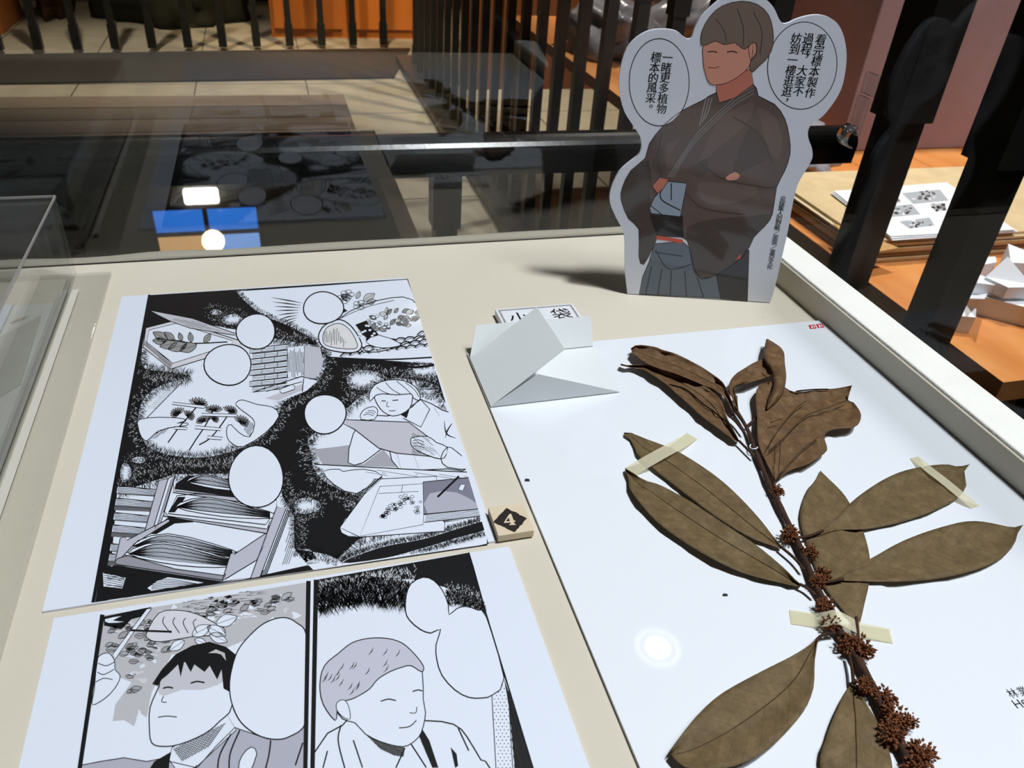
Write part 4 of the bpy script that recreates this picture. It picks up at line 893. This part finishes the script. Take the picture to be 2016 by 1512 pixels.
S.poly([(253, 892), (290, 850), (334, 862), (300, 915), (278, 928)], SKIN2, 7, 0, INK, 2.4); S.poly([(606, 852), (648, 826), (674, 840), (662, 860), (622, 866)], SKIN, 6, 2)
S.poly([(265, 1170), (400, 1160), (432, 1190), (460, 1300), (490, 1340), (562, 1322), (582, 1432), (190, 1412), (208, 1330), (238, 1260)], srgb((92, 102, 116)), 2, 0, INK, 3)
for l in ([(270, 1200), (330, 1290), (440, 1270)], [(300, 1290), (280, 1415)], [(345, 1300), (340, 1420)], [(410, 1300), (418, 1424)], [(250, 1280), (222, 1412)], [(470, 1330), (500, 1428)], [(265, 1210), (400, 1230)]): S.line(l, 4.5, srgb((44, 50, 60)), 4)
S.poly([(562, 1322), (690, 1230), (704, 1196), (718, 1200), (710, 1446), (582, 1434)], srgb((40, 40, 44)), 2, 0, INK, 3)
S.poly([(276, 1130), (400, 1150), (402, 1168), (274, 1148)], srgb((206, 74, 40)), 6); S.poly([(652, 1250), (680, 1218), (678, 1240)], srgb((206, 74, 40)), 6)
S.poly([(560, 390), (728, 330), (740, 405), (650, 470), (575, 492), (562, 440)], SKIN2, 6, 0, INK, 2)
S.poly([(500, 205), (560, 160), (715, 170), (735, 210), (728, 300), (690, 350), (620, 395), (565, 407), (528, 400), (506, 345), (498, 290)], SKIN, 8, 2, srgb((90, 50, 44)), 2.4)
S.poly([(715, 230), (735, 205), (755, 215), (752, 265), (728, 292)], SKIN, 9, 2, srgb((90, 50, 44)), 2.4)
HAIR = srgb((122, 104, 94))
S.poly([(488, 215), (492, 150), (530, 80), (590, 28), (680, 5), (760, 22), (812, 72), (832, 140), (834, 215), (808, 275), (770, 312), (735, 346), (724, 330), (726, 292), (752, 255), (752, 214), (735, 204), (712, 226), (690, 235), (650, 205), (600, 214), (560, 196), (520, 212)], HAIR, 10, 2, srgb((60, 48, 44)), 2.4)
for l in ([(560, 90), (600, 150), (610, 200)], [(660, 40), (690, 130), (690, 220)], [(740, 60), (780, 150), (770, 260)]): S.line(l, 3, srgb((72, 60, 54)), 12)
S.line([(520, 250), (545, 246), (565, 252)], 4, srgb((60, 40, 36)), 10); S.line([(612, 250), (640, 246), (662, 254)], 4, srgb((60, 40, 36)), 10); S.line([(522, 322), (552, 326), (575, 318)], 3.4, srgb((140, 70, 60)), 10)
S.poly(ell(287, 395, 146, 212, 40), INK, 1); S.poly(ell(287, 395, 142, 207, 40), srgb((222, 226, 238)), 2)
S.poly([(330, 600), (400, 532), (470, 495), (430, 650), (300, 700), (250, 690), (310, 602)], ROBE, 3)
S.poly(ell(974, 315, 168, 212, 40, .12), INK, 1); S.poly(ell(974, 315, 164, 208, 40, .12), srgb((222, 226, 238)), 2)
S.build('printed_figure', sd)
tm = MB()
def column(txt, a, b_, size):
    n = len(txt)
    for i, c in enumerate(txt):
        f = i / (n - 1); p = Z3((a[0] + (b_[0] - a[0]) * f, a[1] + (b_[1] - a[1]) * f))
        if c == '，' and 0 < i < n - 1: p = (p[0] + 2, p[1] - 3)
        for o in (-1, 0, 1): glyph(tm, c, smap(*p) + SN * (1.2e-4 + o * 1e-5) + SX * (o * size * .018), SX, UPZ, size, INK)
column('看完標本製作', (1063, 190), (1012, 445), .0075); column('過程，大家不', (1003, 185), (955, 440), .0075); column('妨到一樓逛逛，', (945, 185), (892, 490), .0075)
column('一睹更多植物', (328, 275), (298, 522), .0075); column('標本的風采。', (272, 275), (240, 520), .0075)
column('©採集人的野帳／英張／蓋亞文化', (882, 952), (818, 1280), .0048)
tm.build('lettering', M_PRINT, sd, colors=True, kind='stuff')

# ------------------------------------------------------------------ label plaque and folded paper bag
pq = thing('name_plaque', 'small white plaque with black border half hidden behind the folded bag', 'plaque', (.176, .49, 0))
MB().box((.1455, .473, .0002), (.2075, .5035, .006)).build('plaque_board', mat('plaque_card', (228, 230, 236), .5, .3), pq, bevel=.0004)
Q = Print(lambda x, y: Vector((x, y, .006)), UPZ, z0=1e-4)
def rect_line(x0, x1, y0, y1, w_):
    for a, c in (((x0, y0), (x1, y0 + w_)), ((x0, y1 - w_), (x1, y1)), ((x0, y0), (x0 + w_, y1)), ((x1 - w_, y0), (x1, y1))):
        Q.mb.add([(a[0], a[1], .0061), (c[0], a[1], .0061), (c[0], c[1], .0061), (a[0], c[1], .0061)], [(0, 1, 2, 3)], INK)
rect_line(.1475, .2055, .475, .5015, .0005); rect_line(.1485, .2045, .476, .5005, .0003)
glyph(Q.mb, '小', Vector((.1605, .4885, .0062)), Vector((1, 0, 0)), Vector((0, 1, 0)), .0165, INK); glyph(Q.mb, '袋', Vector((.1935, .4895, .0062)), Vector((1, 0, 0)), Vector((0, 1, 0)), .0165, INK)
Q.build('lettering', pq)
bg = thing('paper_bag', 'small white bag folded from paper standing open on the sheet edge', 'paper bag', (.16, .42, .002))
ZB = .0023
M_BAG = mat('thin_white_paper', (226, 231, 232), .6, .25)
def sheet(pts, name, th=.0004):
    n_ = (pts[1] - pts[0]).cross(pts[2] - pts[0]).normalized()
    if n_.z < 0: n_ = -n_
    tri = len(pts) > 3
    b = MB(); k = len(pts); b.add(list(pts) + [p - n_ * th for p in pts], [tuple(range(k)), tuple(range(2 * k - 1, k - 1, -1))] + [(i, k + i, k + (i + 1) % k, (i + 1) % k) for i in range(k)])
    return b.build(name, M_BAG, bg)
a_, d_, e_, k_ = G(925, 706, ZB), G(966, 802, ZB), G(1220, 772, ZB), G(1172, 682, ZB)
sheet([a_, d_, e_, k_], 'base_panel')
sheet([d_ + UPZ * .0006, e_ + UPZ * .0006, G(1060, 736, ZB + .022)], 'front_fold')
b1 = onY(1057, 604, .452)
_pn = (d_ - a_).cross(b1 - a_); _d = ray(1112, 687); c1 = EYE + _d * ((a_ - EYE).dot(_pn) / _d.dot(_pn))
sheet([a_ + UPZ * .0008, d_ + UPZ * .0008, c1, b1], 'raised_flap')
bl, br = onY(937, 640, .458), onY(1163, 622, .458)
sheet([a_ + UPZ * .0005, bl, br, G(1168, 681, ZB + .0005)], 'back_flap')
# ------------------------------------------------------------------ number block
nb = thing('number_block', 'small wooden block stamped with a black diamond and number 4', 'block', (.0975, .286, 0))
MB().box((.0885, .2755, .0013), (.1078, .2965, .0058)).build('block_body', mat('pale_wood_block', (222, 205, 178), .7, .2, .06, 60), nb, bevel=.0003)
N4 = Print(lambda x, y: G(x, y, .0058), UPZ, z0=8e-5); N4.frame(920, 960, .0926)
dm = []
for a, c in (((830, 436), (1270, 650)), ((1270, 650), (1000, 955)), ((1000, 955), (545, 735)), ((545, 735), (830, 436))):
    for i in range(9):
        f = i / 9; dm.append((a[0] + (c[0] - a[0]) * f + random.uniform(-11, 11), a[1] + (c[1] - a[1]) * f + random.uniform(-9, 9)))
BK = srgb((44, 38, 34))
N4.poly(dm, BK, 1)
N4.poly([(890, 565), (935, 560), (985, 700), (1020, 700), (1020, 730), (990, 735), (1000, 770), (1025, 770), (1025, 795), (890, 800), (895, 780), (925, 775), (915, 745), (790, 755), (780, 740)], srgb((222, 205, 178)), 2)
N4.poly([(880, 640), (905, 715), (822, 720)], BK, 3); N4.build('stamped_number', nb)

# ------------------------------------------------------------------ herbarium sheet with the dried branch
hs = thing('herbarium_sheet', 'large white herbarium sheet carrying the dried leafy branch', 'herbarium sheet', (.256, .244, 0))
HZ = .002
MB().box((.1128, .033, .0002), (.3985, .4535, HZ)).build('paper', mat('mount_card', (234, 239, 246), .5, .3, coat=.8, croug=.035), hs)
for px in ((1591, 648), (1606, 646)):
    R_ = Print(lambda x, y: G(x, y, HZ), UPZ); x, y = px
    R_.poly([(x, y - 7.5), (x + 13, y - 9), (x + 17, y - 1), (x + 4, y)], srgb((196, 38, 50)), 1)
    R_.poly([(x + 5, y - 6), (x + 8, y - 6.4), (x + 10, y - 2), (x + 7, y - 1.6)], WHT, 2); R_.poly([(x + 10, y - 6.8), (x + 12, y - 7), (x + 14, y - 3), (x + 12, y - 2.6)], WHT, 2)
    R_.build('seal_stamp', hs, 'tiny red seal stamp')
T_ = MB(); ax = (G(2060, 1352, HZ) - G(1990, 1366, HZ)).normalized(); ay = UPZ.cross(ax)
for i, c in enumerate('林業試'): glyph(T_, c, G(1993, 1365, HZ) + ax * .0055 * i + UPZ * 1e-4, ax, ay, .0050, INK)
for i, c in enumerate('Her'): glyph(T_, c, G(2003, 1386, HZ) + ax * .0036 * i + UPZ * 1e-4, ax, ay, .0058, INK)
T_.build('printed_lettering', M_PRINT, hs, colors=True, kind='stuff')
for x, y in ((1428, 1170), (1038, 944)):
    MB().slab([G(x - 4, y - 2, HZ + .0008), G(x - 4, y + 2, HZ + .0008), G(x + 5, y + 2, HZ + .0008), G(x + 4, y - 1, HZ + .0008)][::-1], UPZ, .0006).build('dark_crumb', M_BLACKW, hs)

br_ = thing('dried_branch', 'dried brown branch with long pressed leaves and rusty flower clusters', 'plant specimen', (.27, .25, HZ))
ZA = lambda p: (1200 + p[0] * .25794, 640 + p[1] * .25794)
ZBp = lambda p: (1200 + p[0] * .40476, 840 + p[1] * .40476)
ZC = lambda p: (1280 + p[0] * .36508, 1150 + p[1] * .36508)
def resample(p, n):
    p = smooth_line(p, 4); d = [0]
    for i in range(1, len(p)): d.append(d[-1] + math.hypot(p[i][0] - p[i - 1][0], p[i][1] - p[i - 1][1]))
    out = []; j = 0
    for k in range(n):
        t = d[-1] * k / (n - 1)
        while j < len(d) - 2 and d[j + 1] < t: j += 1
        f = (t - d[j]) / max(1e-9, d[j + 1] - d[j]); out.append((p[j][0] + (p[j + 1][0] - p[j][0]) * f, p[j][1] + (p[j + 1][1] - p[j][1]) * f))
    return out
def leaf(cv, L, R, m, z0=.0035, lift=.003, curl=.0015, seed=0, ns=26, nc=10, rib=.5, fold=0.):
    zk = .75 if m is M_LEAF2 else .45
    wr = .0016 if m is M_LEAF2 else .0008
    L, R = resample([cv(p) for p in L], ns), resample([cv(p) for p in R], ns)
    b = MB(); vs = []; uv = []
    for i in range(ns):
        t = i / (ns - 1)
        for j in range(nc + 1):
            s = j / nc; x = L[i][0] + (R[i][0] - L[i][0]) * s; y = L[i][1] + (R[i][1] - L[i][1]) * s
            w = abs(2 * s - 1)
            z = HZ + zk * z0 + zk * lift * math.sin(t * math.pi * .9) * .6 + curl * (w * w - .3) + .0016 * noise.noise(Vector((x * .018, y * .018, seed))) + wr * noise.noise(Vector((x * .06, y * .06, seed + 9))) + wr * .5 * noise.noise(Vector((x * .16, y * .16, seed + 5))) - fold * (1 - w) * .001
            z = max(z, HZ + .0012)
            vs.append(G(x, y, z)); uv.append((s, t))
    n1 = nc + 1
    b.add(vs, [(i * n1 + j, (i + 1) * n1 + j, (i + 1) * n1 + j + 1, i * n1 + j + 1) for i in range(ns - 1) for j in range(nc)]); b.uv = uv
    o = b.build('leaf', m, br_, smooth=True)
    sm_ = o.modifiers.new('thick', 'SOLIDIFY'); sm_.thickness = .0004; sm_.offset = -1
    if rib:
        mid = [vs[i * n1 + int(nc * rib)] + UPZ * .0001 for i in range(0, ns - 1)]
        rb = MB().tube(mid, [.00026 * (1 - .8 * i / len(mid)) + .00008 for i in range(len(mid))], 5); q = rb.build('midrib', mat('dark_vein', (70, 54, 34), .7, .2), None)
        q.parent = o; q.location = -Vector(br_.location) if False else (0, 0, 0)
        for v in q.data.vertices: v.co -= Vector(br_.location)
    return o
leaf(ZA, [(960, 660), (905, 520), (870, 450), (830, 410), (720, 330), (640, 285), (520, 225), (400, 190), (340, 165), (210, 155), (165, 180)], [(950, 665), (890, 560), (800, 490), (700, 450), (560, 390), (440, 350), (300, 300), (210, 240), (170, 200)], M_LEAF2, .005, .006, .003, 1, rib=.6)
leaf(ZA, [(985, 885), (975, 860), (900, 720), (860, 590), (790, 510), (640, 420), (480, 370), (340, 320), (270, 305), (120, 310), (85, 298)], [(980, 890), (950, 875), (850, 800), (700, 690), (580, 580), (500, 510), (430, 445), (300, 360), (275, 340), (180, 325), (85, 304)], M_LEAF2, .0035, .004, .003, 2, rib=.4)
leaf(ZA, [(975, 650), (955, 610), (912, 480), (945, 390), (1080, 300), (1180, 255), (1235, 262)], [(985, 650), (978, 600), (965, 540), (965, 470), (1090, 435), (1245, 380), (1262, 330)], M_LEAF2, .006, .006, .002, 3, rib=0)
leaf(ZA, [(1195, 640), (1205, 570), (1250, 480), (1245, 380), (1195, 290), (1178, 220), (1200, 108)], [(1205, 645), (1290, 570), (1330, 490), (1345, 390), (1335, 300), (1320, 190), (1208, 110)], M_LEAF2, .011, .006, -.003, 4, rib=.5)
leaf(ZA, [(1268, 1190), (1255, 1170), (1170, 1000), (1130, 880), (1125, 700), (1115, 520), (1160, 450), (1240, 435), (1350, 480), (1410, 510), (1680, 490), (1850, 460)], [(1290, 1190), (1320, 1150), (1400, 1100), (1520, 1060), (1640, 980), (1660, 940), (1640, 850), (1700, 800), (1880, 775), (1920, 680), (1860, 590), (1820, 575), (1850, 466)], M_LEAF2, .004, .007, .002, 5, ns=44, nc=22, rib=.45)
for V in ([(1285, 1170), (1300, 1000), (1300, 880)], [(1300, 1160), (1420, 1000), (1600, 850)], [(1215, 960), (1330, 860), (1490, 700), (1640, 640), (1820, 572)], [(1210, 940), (1290, 800), (1420, 640), (1500, 580)], [(1230, 745), (1280, 725), (1320, 715)]):
    MB().tube([G(*ZA(p), HZ + .0108) for p in smooth_line(V, 5)], .0003, 5).build('vein', mat('dark_vein', (70, 54, 34), .7, .2), br_)
leaf(ZBp, [(838, 588), (820, 565), (740, 460), (640, 350), (530, 250), (400, 160), (300, 105), (180, 60), (100, 28), (70, 30)], [(834, 592), (800, 580), (700, 545), (600, 490), (480, 410), (350, 310), (260, 240), (190, 180), (140, 140), (110, 70), (72, 40)], M_LEAF, .0035, .003, .001, 6)
leaf(ZBp, [(932, 772), (900, 745), (840, 680), (720, 580), (600, 500), (480, 420), (380, 355), (250, 285), (170, 260), (120, 230), (75, 205)], [(928, 776), (890, 770), (800, 750), (650, 710), (500, 640), (350, 550), (230, 460), (150, 370), (100, 300), (95, 250), (78, 212)], M_LEAF, .004, .004, .002, 7, rib=.4)
leaf(ZBp, [(1195, 1000), (1180, 950), (1130, 890), (1050, 790), (1000, 690), (970, 600), (930, 480), (930, 400), (960, 310), (1000, 265), (1025, 215)], [(1205, 1000), (1222, 940), (1240, 860), (1262, 760), (1265, 640), (1240, 530), (1200, 440), (1165, 370), (1130, 320), (1070, 260), (1028, 220)], M_LEAF, .0012, .0006, .0006, 8)
leaf(ZBp, [(990, 534), (1010, 520), (1100, 450), (1165, 380), (1250, 310), (1380, 235), (1500, 200), (1630, 185), (1690, 195), (1750, 183)], [(992, 540), (1030, 528), (1100, 505), (1240, 500), (1380, 475), (1500, 440), (1600, 400), (1690, 350), (1735, 290), (1725, 220), (1748, 187)], M_LEAF, .0035, .0025, .001, 9)
leaf(ZBp, [(1090, 748), (1110, 735), (1200, 680), (1300, 625), (1420, 560), (1550, 510), (1700, 468), (1800, 462), (1900, 480), (1960, 490), (2010, 478)], [(1092, 752), (1130, 750), (1250, 755), (1400, 755), (1560, 745), (1700, 720), (1830, 680), (1920, 630), (1970, 570), (1980, 530), (2008, 483)], M_LEAF, .0042, .003, .001, 10)
leaf(ZC, [(896, 300), (870, 325), (760, 390), (600, 470), (400, 580), (280, 680), (180, 800), (110, 910)], [(900, 306), (893, 350), (885, 420), (880, 560), (830, 680), (720, 810), (600, 910), (480, 970), (330, 1000), (190, 985), (114, 916)], M_LEAF, .006, .008, .002, 11, rib=.5)
leaf(ZC, [(1092, 520), (1080, 545), (1040, 610), (990, 720), (945, 840), (920, 930), (930, 1050), (1000, 1250), (1040, 1290)], [(1100, 520), (1115, 548), (1170, 650), (1220, 730), (1260, 830), (1295, 920), (1300, 1050), (1180, 1230), (1045, 1292)], M_LEAF, .0035, .004, .001, 12)
for V, zz in (([(440, 352), (520, 385), (640, 425), (760, 480), (850, 545)], .0062), ([(440, 450), (580, 490), (700, 590), (820, 680), (950, 790)], .0052), ([(340, 325), (400, 340), (440, 355)], .0058), ([(960, 470), (1040, 440), (1090, 432)], .0088), ([(1210, 300), (1245, 360), (1250, 400)], .014), ([(1420, 505), (1560, 492), (1680, 490)], .0088)):
    MB().tube([G(*ZA(p), HZ + zz) for p in smooth_line(V, 5)], [.0002, *([.0005] * (5 * (len(V) - 1) - 1)), .0002], 5).build('crack', mat('dark_crack', (34, 24, 18), .9, .1), br_)
M_STEM = mat('dark_brown_twig', (72, 50, 38), .75, .2, .35, 120, .5, 260)
STEM = [(1443, 800), (1469.5, 841), (1484, 880), (1497, 911), (1512, 949), (1530, 986), (1556, 1038), (1584, 1099), (1609, 1160), (1635, 1200), (1649, 1238), (1678, 1281), (1711, 1340), (1747, 1413), (1780, 1479), (1806, 1537), (1830, 1600)]
SZ0 = HZ + .0035
sp3 = [G(x, y, SZ0) for x, y in smooth_line(STEM, 3)]
n = len(sp3); MB().tube(sp3, [.0012 + .0012 * i / n + .0002 * math.sin(i * 1.7) for i in range(n)], 8).build('stem', M_STEM, br_, smooth=True)
for P in ([(1443, 802), (1436, 785), (1433, 770)], [(1449, 810), (1450, 795), (1449, 780)], [(1469, 840), (1490, 822), (1509, 806)], [(1465, 852), (1450, 832), (1432, 815)], [(1485, 898), (1472, 885), (1455, 868)], [(1500, 912), (1513, 892), (1540, 865)], [(1519, 952), (1530, 945), (1540, 930)],
          [(1583, 1122), (1565, 1100), (1537, 1076)], [(1606, 1172), (1590, 1158), (1574, 1150)], [(1570, 1058), (1590, 1056), (1620, 1045)], [(1605, 1148), (1635, 1145), (1660, 1140)], [(1645, 1246), (1620, 1250), (1606, 1262)], [(1672, 1290), (1678, 1320), (1680, 1345)], [(1690, 1260), (1688, 1235), (1686, 1215)]):
    MB().tube([G(x, y, SZ0 + .0006) for x, y in smooth_line(P, 4)], .0008, 6).build('petiole', M_STEM, br_, smooth=True)
M_RUST = mat('rusty_flower', (134, 84, 56), .9, .1, .45, 400)
def cluster(x, y, r, seed):
    rnd = random.Random(seed); c = G(x, y, SZ0 + .0015); b = MB()
    for k in range(230):
        d = Vector((rnd.gauss(0, 1), rnd.gauss(0, 1), rnd.gauss(0, .7))); d = d.normalized() if d.length > .1 else Vector((1, 0, 0))
        p = c + d * r * rnd.uniform(.1, .95); p.z = max(p.z, HZ + .0008); q = d * r * rnd.uniform(.12, .24); a = d.orthogonal().normalized() * r * .11; e2 = d.cross(a).normalized() * r * .11
        b.add([p + a, p + e2, p - a, p - e2, p + q, p - q * .8], [(0, 1, 4), (1, 2, 4), (2, 3, 4), (3, 0, 4), (1, 0, 5), (2, 1, 5), (3, 2, 5), (0, 3, 5)])
    for v in b.v: v.z = max(v.z, HZ + .0003)
    b.build('flower_cluster', M_RUST, br_)
for i, (x, y, r) in enumerate(((1527, 966, .0042), (1552, 1052, .0052), (1592, 1086, .0045), (1618, 1132, .0045), (1607, 1146, .004), (1622, 1192, .0045), (1633, 1228, .0045), (1668, 1268, .0055), (1690, 1276, .0062), (1700, 1352, .0045), (1742, 1372, .0050), (1757, 1412, .0062), (1752, 1446, .0055), (1786, 1420, .004), (1812, 1484, .0062), (1802, 1512, .006))):
    cluster(x + 3, y, r * 1.05, i)
MB().tube([G(1484 + 8 * math.cos(a), 879 + 5 * math.sin(a), SZ0 + .0022 * max(0, math.sin(a + .4))) for a in [k * .45 for k in range(10)]], .0004, 6).build('thread_tie', M_PAPER, br_, smooth=True, label='white thread loop')
# tape strips
M_TAPE = glass_mat('cream_tape', (.96, .94, .84), .38, .5, 1.4, .3)
M_TAPE.node_tree.nodes['Diffuse BSDF'].inputs[0].default_value = srgb((242, 237, 212))
def tape(c, z, wd, label):
    t = thing('tape_strip', label, 'tape', G(c[0][0], c[0][1], HZ), 'tape strips on the branch')
    q = []
    cs = smooth_line([(a[0], a[1]) for a in c], 6); zs = [v[0] for v in smooth_line([(v, i) for i, v in enumerate(z)], 6)]
    for (x, y), zz in zip(cs, zs): q.append(G(x, y, HZ + zz))
    d = (q[-1] - q[0]).normalized(); s = Vector((-d.y, d.x, 0)).normalized() * wd / 2; vs = []
    for p in q: vs += [p + s, p - s]
    b = MB(); b.add(vs, [(2 * i, 2 * i + 1, 2 * i + 3, 2 * i + 2) for i in range(len(q) - 1)]); o = b.build('tape_film', M_TAPE, t)
    k = o.modifiers.new('thick', 'SOLIDIFY'); k.thickness = .00012
tape([(1241, 928), (1270, 911), (1300, 894), (1335, 875), (1363, 858)], (.0005, .0046, .0052, .0042, .0005), .0082, 'cream tape strip across the tip of the upper pointed leaf')
tape([(1800, 900), (1830, 925), (1860, 948), (1895, 977), (1920, 998)], (.0005, .0038, .0043, .0036, .0005), .0068, 'cream tape strip across the end of the leaf by the border')
tape([(1556, 1214), (1600, 1220), (1622, 1219), (1648, 1215), (1676, 1228), (1700, 1240), (1755, 1252)], (.0006, .0012, .005, .0078, .006, .002, .0006), .0085, 'cream tape strip arched over the woody stem')

# ------------------------------------------------------------------ clear hook on the side pane
hk = thing('acrylic_hook', 'small clear acrylic hook stuck to the side pane by the balloon', 'hook', tuple(onX(1690, 230, .4)))
M_HOOK = glass_mat('hook_acrylic', (.97, .97, .97), .05, 2.5, 1.5)
h0 = onX(1690, 230, .3995)
MB().box((h0.x - .0016, h0.y - .006, h0.z - .012), (h0.x + .0014, h0.y + .006, h0.z + .014)).build('hook_plate', M_HOOK, hk, bevel=.0008)
b = MB(); vs = []
for k in range(11):
    a = math.pi * k / 10; x = h0.x - .0016 - .006 * math.sin(a); z = h0.z - .014 - .006 * math.cos(a) * (1 if k < 6 else 1.2)
    vs += [(x, h0.y - .006, z), (x, h0.y + .006, z)]
b.add(vs, [(2 * i, 2 * i + 1, 2 * i + 3, 2 * i + 2) for i in range(10)]); o = b.build('hook_lip', M_HOOK, hk, smooth=True); o.modifiers.new('t', 'SOLIDIFY').thickness = .0012
MB().prism([(h0.x - .0016, h0.y - .009), (h0.x + .0012, h0.y - .009), (h0.x + .0012, h0.y + .005), (h0.x - .0016, h0.y + .005)], h0.z + .016, h0.z + .03).build('hook_cap', M_HOOK, hk, bevel=.001)
